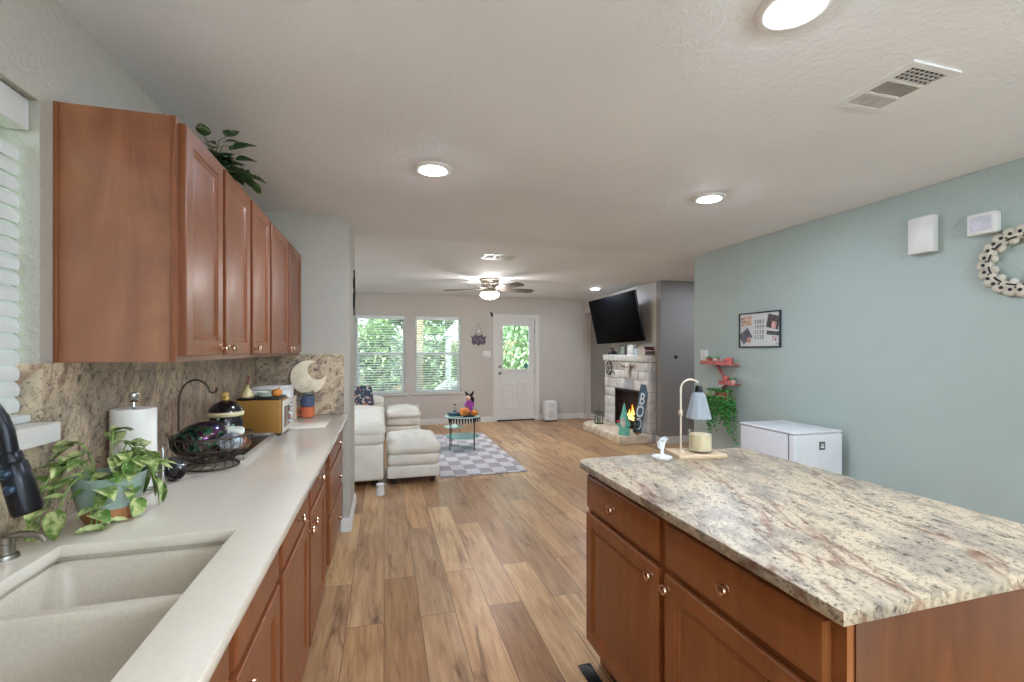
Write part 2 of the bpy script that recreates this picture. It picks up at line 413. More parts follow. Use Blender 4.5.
# ------------------------------------------------------------------ kitchen window with blinds and sill
wf = MB()
for a, b_ in ((WY0, WY0+.045), (WY1-.045, WY1)): wf.box(LX-.15, LX-.10, a, b_, WZ0, WZ1, .003)
for a, b_ in ((WZ0, WZ0+.05), (WZ1-.05, WZ1), (1.62, 1.66)): wf.box(LX-.15, LX-.10, WY0+.045, WY1-.045, a, b_, .003)
win = struct('window_1', wf, M_TRIM)
g = B(LX-.13, LX-.126, WY0+.04, WY1-.04, WZ0+.04, WZ1-.04).build('pane', M_GLASS, win)
# granite lined lower jamb below splash height
struct('trim_1', B(LX-.10, LX+.0125, WY1-.012, WY1+.0, WZ0+.018, 1.37), M_SPLASH)
struct('trim_2', B(LX-.10, LX+.056, WY0-.035, WY1-.013, WZ0-.035, WZ0+.018, .004), M_TRIM)     # sill board
bl = thing('window_blind', 'white wide slat blind hanging in the kitchen window over the sink', 'window blind', (LX-.042, (WY0+WY1)/2, WZ0+.02))
hw = (WY1-WY0)/2-.012
M_SLAT = mat('white_slat', (228, 230, 228), .35, var=.01)
_s = M_SLAT.node_tree.nodes['Principled BSDF']; _s.inputs['Transmission Weight'].default_value = .0; _s.inputs['Subsurface Weight'].default_value = .0
def slats(n, z0, dz, wd, tilt, hw, thick=.0028):
    m = MB()
    for i in range(n):
        z = z0+i*dz; k = 5; Mx = Matrix.Translation((0, 0, z)) @ Matrix.Rotation(tilt, 4, 'Y')
        b = bmesh.new(); rows = []
        for j in range(k+1):
            u = (j/k-.5)*wd; c = -.006*(2*u/wd)**2*2
            rows.append([b.verts.new((u, -hw, c)), b.verts.new((u, hw, c)), b.verts.new((u, hw, c+thick)), b.verts.new((u, -hw, c+thick))])
        for p, q in zip(rows, rows[1:]):
            for a in range(4): b.faces.new((p[a], p[(a+1) % 4], q[(a+1) % 4], q[a]))
        b.faces.new(rows[0]); b.faces.new(rows[-1][::-1]); bmesh.ops.recalc_face_normals(b, faces=b.faces)
        m._merge(b, Mx)
    return m
slats(17, .055, .043, .05, R(66), hw).build('slats', M_SLAT, bl)
B(-.03, .03, -hw, hw, 0, .02, .003).build('bottom_rail', M_SLAT, bl)
vx = MB(); vx.box(-.03, .026, -hw-.002, hw+.002, .80, .885, .006); vx.build('valance', M_SLAT, bl)
for yy in (-hw*.8, 0, hw*.8): MB().tube([(.032, yy, .01), (.032, yy, .8)], .0012, 5).build('ladder_cord', M_SLAT, bl)
MB().tube([(.032, hw-.22, .80), (.038, hw-.225, .35)], .004, 6).build('tilt_wand', M_SLAT, bl)

# ------------------------------------------------------------------ far windows
def far_window(idx, W, label):
    x0, x1, z0, z1 = W; m = MB(); y = FY+.07
    for a, b_ in ((x0, x0+.04), (x1-.04, x1)): m.box(a, b_, y, y+.06, z0, z1, .003)
    for a, b_ in ((z0, z0+.045), (z1-.045, z1), (1.30, 1.35)): m.box(x0+.04, x1-.04, y, y+.06, a, b_, .003)
    m.box(x0+.04, x0+.065, y+.01, y+.04, z0+.045, 1.30); m.box(x1-.065, x1-.04, y+.01, y+.04, z0+.045, 1.30)
    wn = struct('window_%d' % idx, m, M_TRIM)
    B(x0+.04, x1-.04, y+.03, y+.034, z0+.04, z1-.04).build('pane', M_GLASS, wn)
    struct('trim_%d' % (idx+1), B(x0-.05, x1+.05, FY-.03, FY+.07, z0-.03, z0, .004), M_TRIM)
    hw = (x1-x0)/2-.01
    t = thing('window_blind', label, 'window blind', ((x0+x1)/2, FY+.035, z0+.005), R(-90), 'blinds in the far living room windows')
    slats(30, .05, .0445, .045, R(8), hw, .002).build('slats', M_SLAT, t)
    B(-.022, .022, -hw, hw, 0, .022, .003).build('bottom_rail', M_SLAT, t)
    B(-.028, .03, -hw, hw, z1-z0-.075, z1-z0-.008, .004).build('valance', M_SLAT, t)
    for yy in (-hw*.75, hw*.75): MB().tube([(.024, yy, .01), (.024, yy, 1.38)], .0012, 5).build('ladder_cord', M_SLAT, t)
far_window(2, W1, 'white blind in the left far window behind the sofa')
far_window(3, W2, 'white blind in the right far window nearer the door')

# ------------------------------------------------------------------ exterior door
dx0, dx1 = DR[0], DR[1]
m = MB(); y = FY
m.box(dx0-.065, dx0, y-.018, y, 0, 2.11, .004); m.box(dx1, dx1+.065, y-.018, y, 0, 2.11, .004); m.box(dx0, dx1, y-.018, y, 2.045, 2.11, .004)
m.box(dx0, dx0+.018, y, y+.12, 0, 2.045); m.box(dx1-.018, dx1, y, y+.12, 0, 2.045); m.box(dx0+.018, dx1-.018, y, y+.12, 2.027, 2.045)
struct('trim_5', m, M_TRIM)
struct('trim_6', B(dx0+.018, dx1-.018, y-.01, y+.13, 0, .022, .003), mat('bronze_threshold', (84, 72, 62), .4, .6))
D = MB(); X0, X1, Y0, Y1 = dx0+.022, dx1-.022, y+.03, y+.072
gx0, gx1, gz0, gz1 = X0+.115, X1-.115, 1.02, 1.90
D.box(X0, gx0, Y0, Y1, .026, 2.023); D.box(gx1, X1, Y0, Y1, .026, 2.023)
D.box(gx0, gx1, Y0, Y1, .026, gz0); D.box(gx0, gx1, Y0, Y1, gz1, 2.023)
cw = (gx1-gx0)
for a in (gx0+.01, gx0+cw/2+.03):
    D.rings(cw/2-.04, .55, [(0, 0), (0, .002), (.008, -.006+.008), (.016, .009), (.035, .009), (.05, .003)], Matrix.Translation((a, Y0+.0, .22)) @ Matrix.Rotation(R(90), 4, 'X'))
door = struct('door_1', D, M_TRIM)
f = MB()
for q in ((gx0-.03, gx0+.01, gz0-.03, gz1+.03), (gx1-.01, gx1+.03, gz0-.03, gz1+.03), (gx0+.01, gx1-.01, gz0-.03, gz0+.01), (gx0+.01, gx1-.01, gz1-.01, gz1+.03)):
    f.box(q[0], q[1], Y0-.014, Y0, q[2], q[3], .004)
f.build('glazing_frame', M_TRIM, door)
B(gx0, gx1, Y0+.02, Y0+.025, gz0, gz1).build('pane', M_GLASS, door)
k = MB()
for z in (.95, 1.08):
    k.lathe([(.03, 0), (.03, .006), (.012, .012), (.012, .03), (.027, .038), (.03, .05), (.02, .062), (0, .064)] if z < 1 else [(.028, 0), (.028, .012), (.02, .018), (0, .019)], (X0+.06, Y0, z), 18, Matrix.Rotation(R(90), 4, 'X'))
k.build('door_knob', M_NICKEL, door)
h = MB()
for z in (.25, 1.0, 1.8): h.box(X1-.004, X1+.01, Y0-.006, Y0+.004, z-.045, z+.045, .001)
h.build('hinge', M_NICKEL, door)
MB().lathe([(.052, 0), (.052, .006), (.03, .012), (0, .012)], (gx1-.06, Y0+.019, 1.09), 20, Matrix.Rotation(R(90), 4, 'X')).build('sticker', mat('teal_suncatcher', (70, 120, 116), .4, var=.3, scale=40), door)
# glass door added unseen behind the camera to let in fill daylight
m = MB(); px0, px1 = PD[0], PD[1]
for a, b_ in ((px0, px0+.06), (px1-.06, px1), ((px0+px1)/2-.04, (px0+px1)/2+.04)): m.box(a, b_, BY-.12, BY-.05, 0, 2.1, .004)
m.box(px0, px1, BY-.12, BY-.05, 2.04, 2.1, .004); m.box(px0, px1, BY-.12, BY-.05, 0, .06, .004)
pdr = struct('fill_door', m, M_TRIM); B(px0+.05, px1-.05, BY-.09, BY-.085, .05, 2.05).build('pane', M_GLASS, pdr)

# ------------------------------------------------------------------ garden outside
struct('ground', B(-14, 16, FY+.15, 24, -.25, -.12), M_GRASS)
struct('patio', B(-1.5, 4.5, FY+.15, 11.2, -.12, -.03), M_CONC)
struct('ground.001', B(-9, LX-1.2, -9, FY, -.3, -.2), M_GRASS)
fn = thing('garden_fence', 'weathered board fence at the back of the garden, seen through the windows', 'fence', (0, 15.5, -.12))
m = MB()
for i in range(110): m.box(-8+i*.15, -8+i*.15+.142, 0, .02, 0, 1.85+random.uniform(-.01, .01))
m.build('boards', M_POST, fn)
for i in range(7):
    B(-8+i*2.5, -8+i*2.5+.1, .02, .12, 0, 1.9).build('post', M_POST, fn)
def shrub(name, label, cat, x, y, r, h, m_, trunk=0, n=1500, ls=.14, grp=None):
    t = thing(name, label, cat, (x, y, -.12), 0, grp); mb = MB(); rnd = random.Random(int(x*100+y*10))
    if trunk:
        st = MB(); st.tube([(0, 0, 0), (.05, .02, trunk*.5), (0, 0, trunk+h*.5)], [.09, .07, .03], 8)
        for i in range(5):
            a = rnd.uniform(0, 6.28); st.tube([(0, 0, trunk*.8+i*.1), (math.cos(a)*r*.5, math.sin(a)*r*.5, trunk+h*.4)], [.035, .01], 6)
        st.build('trunk', M_POST, t)
    else:
        st = MB()
        for i in range(6):
            a = rnd.uniform(0, 6.28); st.tube([(0, 0, 0), (math.cos(a)*r*.5, math.sin(a)*r*.5, h*.6)], [.03, .01], 6)
        st.build('branches', M_POST, t)
    lumps = [(rnd.uniform(-.5, .5)*r, rnd.uniform(-.5, .5)*r, trunk+rnd.uniform(.3, .8)*h, rnd.uniform(.4, .65)) for _ in range(9)]
    for i in range(n):
        c = rnd.choice(lumps); v = Vector((rnd.gauss(0, 1), rnd.gauss(0, 1), rnd.gauss(0, 1))).normalized()
        q = Vector(c[:3])+Vector((v.x*r*c[3], v.y*r*c[3], v.z*h*.42*c[3]))*rnd.uniform(.75, 1.05)
        if q.z < .02: continue
        mb.leaf(q, v+Vector((rnd.uniform(-.6, .6), rnd.uniform(-.6, .6), rnd.uniform(-.3, .8))), ls*rnd.uniform(.7, 1.3), ls*.6, droop=.6, heart=False)
    mb.build('foliage', m_, t, False)
for i, (x, y_, r, h, m_, tr, lb) in enumerate([
    (-1.3, 12.0, 1.1, 2.3, M_OUTL2, 0, 'pale green bush behind the left half of the left far window'),
    (.0, 12.6, 1.0, 2.6, M_OUTL, 0, 'leafy green bush behind the right half of the left far window'),
    (1.3, 13.6, 1.2, 2.2, M_OUTL, 0, 'round green bush in the middle of the right far window'),
    (3.9, 12.6, 1.2, 3.2, M_OUTL2, .2, 'tall pale green bush filling the glass of the door'),
    (2.9, 14.2, 1.0, 2.4, M_OUTL, 0, 'green bush low behind the left side of the door glass')]):
    shrub('garden_bush', lb, 'bush', x, y_, r*.85, h, m_, tr, 2200, .17, 'bushes in the garden')
for i, (x, y_, tr, lb) in enumerate([(-3.6, 18.2, 1.2, 'broad tree beyond the fence at the left far window'), (1.2, 18.6, 1.4, 'broad tree beyond the fence between the right far window and the door'), (6.0, 18.2, 1.0, 'broad tree beyond the fence behind the door glass')]):
    shrub('garden_tree', lb, 'tree', x, y_, 2.1, 3.6, M_OUTL, tr, 2600, .3, 'trees beyond the fence')
pp = thing('porch_post', 'square olive-grey porch post seen in the right far window', 'post', (.78, 10.55, -.03))
B(-.075, .075, -.075, .075, 0, 2.5, .006).build('shaft', M_POST, pp); B(-.1, .1, -.1, .1, 0, .12, .006).build('plinth', M_POST, pp)
sp = thing('garden_playhouse', 'white plastic playhouse on the patio, at the right of the far window', 'playhouse', (1.72, 10.5, -.03))
m = MB(); m.box(-.32, -.27, -.3, .3, 0, 1.75, .01); m.box(.27, .32, -.3, .3, 0, 1.75, .01); m.box(-.27, .27, .25, .3, 0, .7, .01); m.box(-.27, .27, -.3, .3, .62, .7, .01)
m.build('walls', M_WHITE, sp)
MB().prism([(-.38, 0), (.38, 0), (.2, .25), (-.2, .25)], .7, Matrix.Translation((0, .35, 1.75)) @ Matrix.Rotation(R(90), 4, 'X')).build('roof', M_WHITE, sp)
MB().tube([(-.3, 0, .68), (-.7, 0, .35), (-1.1, 0, .1)], .09, 8).build('slide', M_WHITE, sp)

# ================================================================== KITCHEN LEFT RUN
LVD = [(0, 0), (0, .017), (.003, .020), (.052, .020), (.058, .015), (.064, .0165), (.072, .0115), (.080, .0125)]
LVF = [(0, 0), (0, .014), (.006, .0185), (.012, .020)]
def M_face(xp, y0, z0, sgn):
    """local x -> world y, local y -> z, local z -> +x (sgn 1) or -x (sgn -1)"""
    if sgn > 0: return Matrix(((0, 0, 1, xp), (1, 0, 0, y0), (0, 1, 0, z0), (0, 0, 0, 1)))
    return Matrix(((0, 0, -1, xp), (-1, 0, 0, y0), (0, 1, 0, z0), (0, 0, 0, 1)))
def knob(parent, x, y, z, sgn):
    k = MB().lathe([(.008, 0), (.0085, .003), (.0055, .006), (.0055, .014), (.013, .018), (.0165, .023), (.015, .028), (.008, .031), (0, .0315)], (0, 0, 0), 20)
    k.xf = Matrix.Translation((x, y, z)) @ Matrix.Rotation(R(90*sgn), 4, 'Y')
    return k.build('knob', M_KNOB, parent)
def front(parent, name, xp, ya, yb, z0, z1, sgn, wood_m, lv, kn=None):
    """door / drawer front between ya<yb, proud of plane xp. kn=(y,z)"""
    w_ = yb-ya; m = MB().rings(w_, z1-z0, lv, M_face(xp, ya if sgn > 0 else yb, z0, sgn))
    bmesh.ops.recalc_face_normals(m.bm, faces=m.bm.faces)
    o = m.build(name, wood_m, parent, True, 20)
    if kn: knob(o, xp+sgn*.02, kn[0], kn[1], sgn)
    return o
def carcass(parent, x0, x1, y0, y1, z0, z1, m_, front_x, sgn, openings, fw=.018, solid_end=None):
    """closed cabinet box with a face frame around the openings (y0,y1,z0,z1)"""
    b = MB(); t = .016
    xa, xb = (x0, front_x-sgn*fw) if sgn > 0 else (front_x-sgn*fw, x1)
    b.box(xa, xb, y0, y0+t, z0, z1); b.box(xa, xb, y1-t, y1, z0, z1)
    b.box(xa, xb, y0+t, y1-t, z0, z0+t); b.box(xa, xb, y0+t, y1-t, z1-t, z1)
    if sgn > 0: b.box(x0, x0+.006, y0+t, y1-t, z0+t, z1-t)
    else: b.box(x1-.006, x1, y0+t, y1-t, z0+t, z1-t)
    b.build('body', m_, parent, False)
    fr = wall_holes('x', front_x, -sgn*fw, y0, y1, z0, z1, openings)
    fr.build('face_frame', m_, parent, False)
# --- wall cabinets
CZ0, CZ1 = 1.37, 2.13; FXP = -.619
def upper(y0, y1, doors, label):
    t = thing('wall_cabinet', label, 'cabinet', (0, 0, 0), 0, 'wooden wall cabinets over the counter')
    ys = [y0+(y1-y0)*i/len(doors) for i in range(len(doors)+1)]
    g = .012
    ops = [(ys[i]+.03, ys[i+1]-.03, CZ0+.04, CZ1-.04) for i in range(len(doors))]
    carcass(t, LX, FXP, y0, y1, CZ0, CZ1, M_CABE if y0 < 1.7 else M_CAB, FXP, 1, ops)
    for i, s_ in enumerate(doors):
        a = ys[i]+(g if i == 0 else .008)+.010; b_ = ys[i+1]-(g if i == len(doors)-1 else .008)-.010
        ky = b_-.028 if s_ == 'R' else a+.028
        front(t, 'door', FXP+.0005, a, b_, CZ0+.018, CZ1-.012, 1, M_CAB, LVD, (ky, CZ0+.045))
    return t
u = upper(1.634, 2.39, 'RL', 'nearest wooden wall cabinet, two doors, its broad end panel facing the sink window')
B(LX, LX+.012, 1.628, 1.6338, CZ0, CZ1, .002).build('scribe_moulding', M_CAB, u)
B(FXP-.014, FXP-.004, 1.628, 1.6338, CZ0, CZ1, .002).build('scribe_moulding', M_CAB, u)
upper(2.39, 2.77, 'L', 'single door wooden wall cabinet between the two double door ones')
upper(2.77, 3.742, 'RL', 'farthest wooden wall cabinet, two doors, against the end wall')

# --- base cabinets
BX = -.325; BZ0, BZ1 = .10, .884
def base(y0, y1, kind, label, sgn=1):
    t = thing('base_cabinet', label, 'cabinet', (0, 0, 0), 0, 'wooden base cabinets under the pale counter')
    n = 2 if kind != 'one' and kind != 'stack' else 1
    ys = [y0+(y1-y0)*i/n for i in range(n+1)]
    if kind == 'stack':
        zz = [(.70, .855), (.43, .67), (.14, .40)]
        ops = [(y0+.04, y1-.04, a+.01, b_-.01) for a, b_ in zz]
    else: ops = [(ys[i]+.03, ys[i+1]-.03, a, b_) for i in range(n) for a, b_ in ((.73, .84), (.14, .68))]
    b = MB(); t_ = .016
    for a in (y0, y1-t_): b.box(LX+.002, BX-.018, a, a+t_, BZ0, BZ1)
    b.box(LX+.002, BX-.018, y0+t_, y1-t_, BZ0, BZ0+t_); b.box(LX+.002, LX+.01, y0+t_, y1-t_, BZ0+t_, BZ1)
    b.box(BX-.075, BX-.06, y0, y1, 0, BZ0); b.build('body', M_CAB, t, False)
    wall_holes('x', BX, -.018, y0, y1, BZ0, BZ1, ops).build('face_frame', M_CAB, t, False)
    if kind == 'stack':
        for a, b_ in zz: front(t, 'drawer', BX+.0005, y0+.03, y1-.03, a, b_, 1, M_CAB, LVF, ((y0+y1)/2, (a+b_)/2))
    else:
        for i in range(n):
            a = ys[i]+.023; c = ys[i+1]-.023
            front(t, 'drawer' if kind != 'sink' else 'false_drawer', BX+.0005, a, c, .715, .855, 1, M_CAB, LVF, ((a+c)/2, .785) if kind != 'sink' else None)
            ky = c-.03 if (i == 0 and n == 2) else a+.03
            front(t, 'door', BX+.0005, a, c, .125, .695, 1, M_CAB, LVD, (ky, .655))
    return t
base(-.30, .62, 'two', 'wooden base cabinet left of the sink, nearest the viewer')
base(.62, 1.545, 'sink', 'wooden sink base cabinet with false drawer fronts')
base(1.545, 2.66, 'two', 'wooden double door base cabinet right after the sink, with two drawers')
base(2.84, 3.74, 'stack', 'wooden three drawer base cabinet at the far end of the pale counter')
st = thing('filler_cabinet', 'narrow plain wooden filler between the door cabinet and the drawer stack', 'cabinet', (0, 0, 0))
B(LX+.002, BX-.012, 2.661, 2.839, 0.1, BZ1, .002).build('body', M_CAB, st)
B(BX-.012, BX-.002, 2.69, 2.81, .12, .86, .003).build('panel', M_CAB, st)

# --- countertop with sink cut-out
CX0, CX1, CY0, CY1 = -.785, -.393, .60, 1.412
ct = MB(); b = ct.bm
def slab_hole(m, xs, ys, z0, z1):
    for i in range(3):
        for j in range(3):
            if i == 1 and j == 1: continue
            m.box(xs[i], xs[i+1], ys[j], ys[j+1], z0, z1)
fr = wall_holes('y', 0, -.03, LX+.001, -.265, -.30, RWY-.001, [(CX0, CX1, CY0, CY1)])   # (a=x, z=y)
for v in fr.bm.verts: x_, d_, y_ = v.co; v.co = (x_, y_, .914+d_)
bmesh.ops.recalc_face_normals(fr.bm, faces=fr.bm.faces)
es = [e for e in fr.bm.edges if len(e.link_faces) == 2 and e.calc_face_angle(0) > 1]
bmesh.ops.bevel(fr.bm, geom=es, offset=.0025, segments=2, profile=.5, affect='EDGES')
o = fr.build('countertop', M_QUARTZ, None, True, 30); tag(o, 'long pale cream quartz countertop along the left wall with the sink cut-out', 'countertop')
# --- sink
sk = thing('kitchen_sink', 'cream double bowl undermount sink in the pale counter', 'sink', (0, 0, 0))
def rr(x0, x1, y0, y1, r, z, n=5):
    out = []
    for cx, cy, a0 in ((x1-r, y1-r, 0), (x0+r, y1-r, 90), (x0+r, y0+r, 180), (x1-r, y0+r, 270)):
        for i in range(n+1):
            a = R(a0+90*i/n); out.append((cx+r*math.cos(a), cy+r*math.sin(a), z))
    return out
def bowl(x0, x1, y0, y1, depth, rimz=.872):
    m = MB(); b = m.bm
    lv = [(-.012, rimz-.03, .03), (-.012, rimz-.004, .03), (-.006, rimz, .03), (0, rimz-.003, .035), (.006, rimz-.02, .035), (.018, rimz-depth+.05, .045), (.028, rimz-depth+.018, .05), (.05, rimz-depth, .05), (.09, rimz-depth-.004, .03)]
    rs = [[b.verts.new(p) for p in rr(x0+i, x1-i, y0+i, y1-i, r, z)] for i, z, r in lv]
    for p, q in zip(rs, rs[1:]):
        for k in range(len(p)): b.faces.new((p[k], p[(k+1) % len(p)], q[(k+1) % len(p)], q[k]))
    b.faces.new(rs[-1]); return m
bowl(CX0-.004, CX1+.004, 1.165, CY1+.004, .20).build('bowl', M_SINK, sk, True, 60)
bowl(CX0-.004, CX1+.004, CY0-.004, 1.135, .23).build('bowl', M_SINK, sk, True, 60)
m = MB(); m.box(CX0-.04, CX0-.014, CY0-.03, CY1+.03, .868, .8835); m.box(CX1+.014, CX1+.035, CY0-.03, CY1+.03, .868, .8835)
m.box(CX0-.014, CX1+.014, CY1+.014, CY1+.035, .868, .8835); m.box(CX0-.014, CX1+.014, CY0-.03, CY0-.014, .868, .8835)
m.build('flange', M_SINK, sk, False)
MB().box(CX0+.0, CX1-.0, 1.136, 1.164, .84, .8705, .008, 3).build('divider', M_SINK, sk)
for yy, zz in ((1.29, .666), (.87, .638)):
    MB().lathe([(.042, 0), (.045, .003), (.04, .005), (.03, .002), (0, .001)], ((CX0+CX1)/2, yy, zz), 24).build('drain', M_CHROME, sk)
# --- backsplash
sp_ = wall_holes('x', LX, .012, -.30, RWY-.001, .9145, CZ0, [(WY0-.035, WY1, WZ0-.034, CZ0)])
o = sp_.build('backsplash', M_SPLASH, None, False); tag(o, 'brown grey granite backsplash along the left wall under the wall cabinets', 'backsplash', 'granite backsplashes')
o = B(LX+.0125, -.30, RWY-.0125, RWY-.0005, .9145, CZ0+.008, .002).build('backsplash', M_SPLASH, None, False); tag(o, 'granite backsplash on the end wall behind the crescent moon', 'backsplash', 'granite backsplashes')

# ================================================================== ISLAND
IX0, IX1, IY0, IY1 = .832, 1.745, .655, 1.905
o = MB().prism([(IX0, IY0), (IX1, IY0), (IX1, IY1-.01), (IX1-.01, IY1), (IX0+.05, IY1), (IX0+.015, IY1-.015), (IX0, IY1-.05)], .03, Matrix.Translation((0, 0, .884)), .004).build('island_countertop', M_GRAN, None, True, 30)
tag(o, 'cream and grey veined granite slab on the island', 'countertop')
isl = thing('kitchen_island', 'brown wooden island cabinet under the veined granite slab', 'kitchen island', (0, 0, 0))
bx0, bx1, by0, by1 = .885, 1.72, .69, 1.872
m = MB(); t_ = .018
m.box(bx0+.018, bx1, by0, by0+t_, .1, .8835); m.box(bx0+.018, bx1, by1-t_, by1, .1, .8835); m.box(bx1-t_, bx1, by0+t_, by1-t_, .1, .8835)
m.box(bx0+.018, bx1-t_, by0+t_, by1-t_, .1, .116); m.box(bx0+.018, bx1-t_, 1.28, 1.296, .116, .88)
m.build('body', M_ISL, isl, False)
B(bx0+.019, bx1, by0-.004, by0-.0002, .1, .8835, .001).build('end_shade_panel', M_ISL_SHADED, isl)  # thin sheet over the end, carrying the painted shade
m = MB(); m.box(bx0+.05, bx1-.01, by0+.01, by1-.01, 0, .1); m.build('plinth', M_ISL, isl, False)
wall_holes('x', bx0, .018, by0, by1, .1, .8835, [(.74, 1.255, .73, .84), (.74, 1.255, .14, .68), (1.325, 1.835, .73, .84), (1.325, 1.835, .14, .68)]).build('face_frame', M_ISL, isl, False)
front(isl, 'drawer', bx0-.0005, .722, 1.272, .712, .852, -1, M_ISL, LVF, (.99, .785))
front(isl, 'drawer', bx0-.0005, 1.308, 1.858, .712, .852, -1, M_ISL, LVF, (1.60, .785))
front(isl, 'door', bx0-.0005, .722, 1.272, .125, .690, -1, M_ISL, LVD, (1.245, .655))
front(isl, 'door', bx0-.0005, 1.308, 1.858, .125, .690, -1, M_ISL, LVD, (1.338, .655))
m = MB(); m.box(bx0+.044, bx0+.0495, 1.50, 1.75, .015, .085)
m.build('toe_kick_vent', M_BLACK, isl, False)
o = B(.70, .76, 1.70, 1.84, 0, .006, .002).build('floor_vent', M_BRONZE, None)
# the small dark grille lies on the floor by the island
o.location = (.13, .03, 0); tag(o, 'small dark metal floor vent beside the far foot of the island', 'vent')

# ================================================================== CEILING FITTINGS
def can(x, y, z, label, grp='round ceiling lights'):
    t = thing('ceiling_light', label, 'ceiling light', (x, y, z), 0, grp)
    MB().lathe([(.108, 0), (.108, -.004), (.100, -.010), (.078, -.013), (.074, -.011), (.072, -.004), (.072, 0)], n=40).build('trim_ring', M_WHITE, t)
    MB().lathe([(.072, -.003), (.071, -.010), (.060, -.016), (.035, -.021), (0, -.023)], n=40).build('diffuser', M_CAN, t)
    return t
can(.269, 2.622, H, 'lit round ceiling light nearest the wall cabinets')
can(2.126, 2.614, H, 'lit round ceiling light nearest the framed print on the blue wall')
can(1.188, 1.085, H, 'large lit round ceiling light at the top edge, above the island')
can(3.437, 7.04, H+.012, 'small far lit round ceiling light by the television')
can(.269, -1.0, H, 'added round fill light behind the viewer at the sink side')  # unseen, added with the next one as fill for the kitchen
can(2.126, -1.0, H, 'added round fill light behind the viewer at the blue wall side')
# globes added unseen behind the viewer to brighten the ceiling
gp = thing('fill_globe_lamp', 'added three globe fill lamp, unseen behind the viewer', 'fill lamp', (1.9, -1.3, H))
M_FILL_GLOBE = emitmat('fill_globe_glow', (222, 236, 255), FILL_GLOBE_POWER)
MB().lathe([(.07, 0), (.07, -.02), (.02, -.03), (0, -.03)], n=24).tube([(0, 0, -.02), (0, 0, -.45)], .008, 8).build('stem', M_NICKEL, gp)
for i in range(3):
    a = R(120*i+30); p = Vector((.28*math.cos(a), .28*math.sin(a), -.45))
    ar = MB().tube([(0, 0, -.44), (p.x*.6, p.y*.6, -.50), (p.x, p.y, -.47)], .008, 8).build('arm', M_NICKEL, gp)
    MB().ball(p+Vector((0, 0, -.06)), .085, (1, 1, 1), 24).build('globe', M_FILL_GLOBE, ar)
def vent(x, y, z, wx, wy, label, along='y'):
    t = thing('ceiling_vent', label, 'vent', (x, y, z), 0, 'ceiling air vents')
    if along == 'x': t.rotation_euler.z = R(90)
    m = wall_holes('y', 0, -.008, -wx/2, wx/2, -wy/2, wy/2, [(-wx/2+.035, wx/2-.035, -wy/2+.02+i*(wy-.04)/3+.006, -wy/2+.02+(i+1)*(wy-.04)/3-.006) for i in range(3)])
    for v in m.bm.verts: a, d_, c = v.co; v.co = (a, c, d_)
    bmesh.ops.recalc_face_normals(m.bm, faces=m.bm.faces); m.build('grille_frame', M_WHITE, t, False)
    B(-wx/2+.03, wx/2-.03, -wy/2+.02, wy/2-.02, -.0015, -.0002).build('duct_shadow', M_BRONZE, t, False)
    m = MB()
    for i in range(3):
        y0 = -wy/2+.02+i*(wy-.04)/3+.008; y1 = y0+(wy-.04)/3-.016
        if i == 0:
            for k in range(10): m.box(-wx/2+.036, wx/2-.036, y0+(y1-y0)*k/10, y0+(y1-y0)*(k+.8)/10, -.0062, -.0045)
        elif i == 1:
            for k in range(14): a = -wx/2+.036+(wx-.072)*k/14; m.box(a, a+(wx-.072)/14*.45, y0, y1, -.0062, -.0045)
        else:
            for k in range(7): a = -wx/2+.036+(wx-.072)*k/7; m.box(a, a+.006, y0, y1, -.0062, -.003)
            for k in range(4): a = y0+(y1-y0)*k/4; m.box(-wx/2+.036, wx/2-.036, a, a+.005, -.0058, -.0032)
    m.build('louvres', mat('vent_grey', (196, 190, 184), .5), t, False)
    return t
v1 = vent(1.935, 1.32, H, .245, .30, 'white three section ceiling vent above the island near the blue wall'); v1.rotation_euler.z = R(180)
can(-1.3, 5.2, H+.012, 'added round fill light over the sofa, hidden behind the dividing wall')  # unseen, added with the next one to brighten the living room
can(-1.2, 7.0, H+.012, 'added round fill light over the far end of the sofa, out of view')
can(4.7, 5.1, H+.012, 'added round fill light in the hall, hidden behind the blue wall')  # unseen, added to brighten the hall
vent(1.25, 4.95, H+.012, .28, .38, 'small white ceiling vent in front of the ceiling fan', 'x')
# smoke detector
# ceiling fan
fan = thing('ceiling_fan', 'five blade ceiling fan with a lit frosted bowl in the living room', 'ceiling fan', (1.50, 6.55, H+.012))
M_FAN = mat('brushed_nickel_fan', (150, 140, 128), .4, .7)
M_BLADE = wood('grey_fan_blade_wood', (96, 86, 80), (78, 70, 64), (112, 102, 96), 'X', 1, .5, .1)
MB().lathe([(.15, 0), (.155, -.02), (.135, -.035), (.135, -.05), (.128, -.055), (.128, -.08), (.12, -.085), (.11, -.14), (.07, -.15), (.07, -.17), (0, -.17)], n=36).build('motor_housing', M_FAN, fan)
for i in range(5):
    a = R(8+72*i); Mr = Matrix.Rotation(a, 4, 'Z')
    bld = MB().prism([(.17, -.045), (.22, -.06), (.45, -.078), (.65, -.078), (.70, -.05), (.715, 0), (.70, .05), (.65, .078), (.45, .078), (.22, .06), (.17, .045)], .006, Mr @ Matrix.Translation((0, 0, -.148)) @ Matrix.Rotation(R(-13), 4, 'X'), .0015).build('blade', M_BLADE, fan)
    MB().box(.06, .21, -.018, .018, -.150, -.142, .002, 2, Mr).build('blade_bracket', M_FAN, bld)
MB().lathe([(.06, -.17), (.085, -.178), (.115, -.19), (.118, -.2), (0, -.2)], n=32).build('light_fitter', M_FAN, fan)
MB().lathe([(.112, -.2), (.135, -.215), (.138, -.232), (.12, -.262), (.08, -.285), (.03, -.295), (0, -.297)], n=36, lobes=12, lamp=.03).build('glass_bowl', M_FANL, fan)
MB().lathe([(.012, -.296), (.014, -.305), (.006, -.315), (0, -.317)], n=12).build('finial', M_FAN, fan)

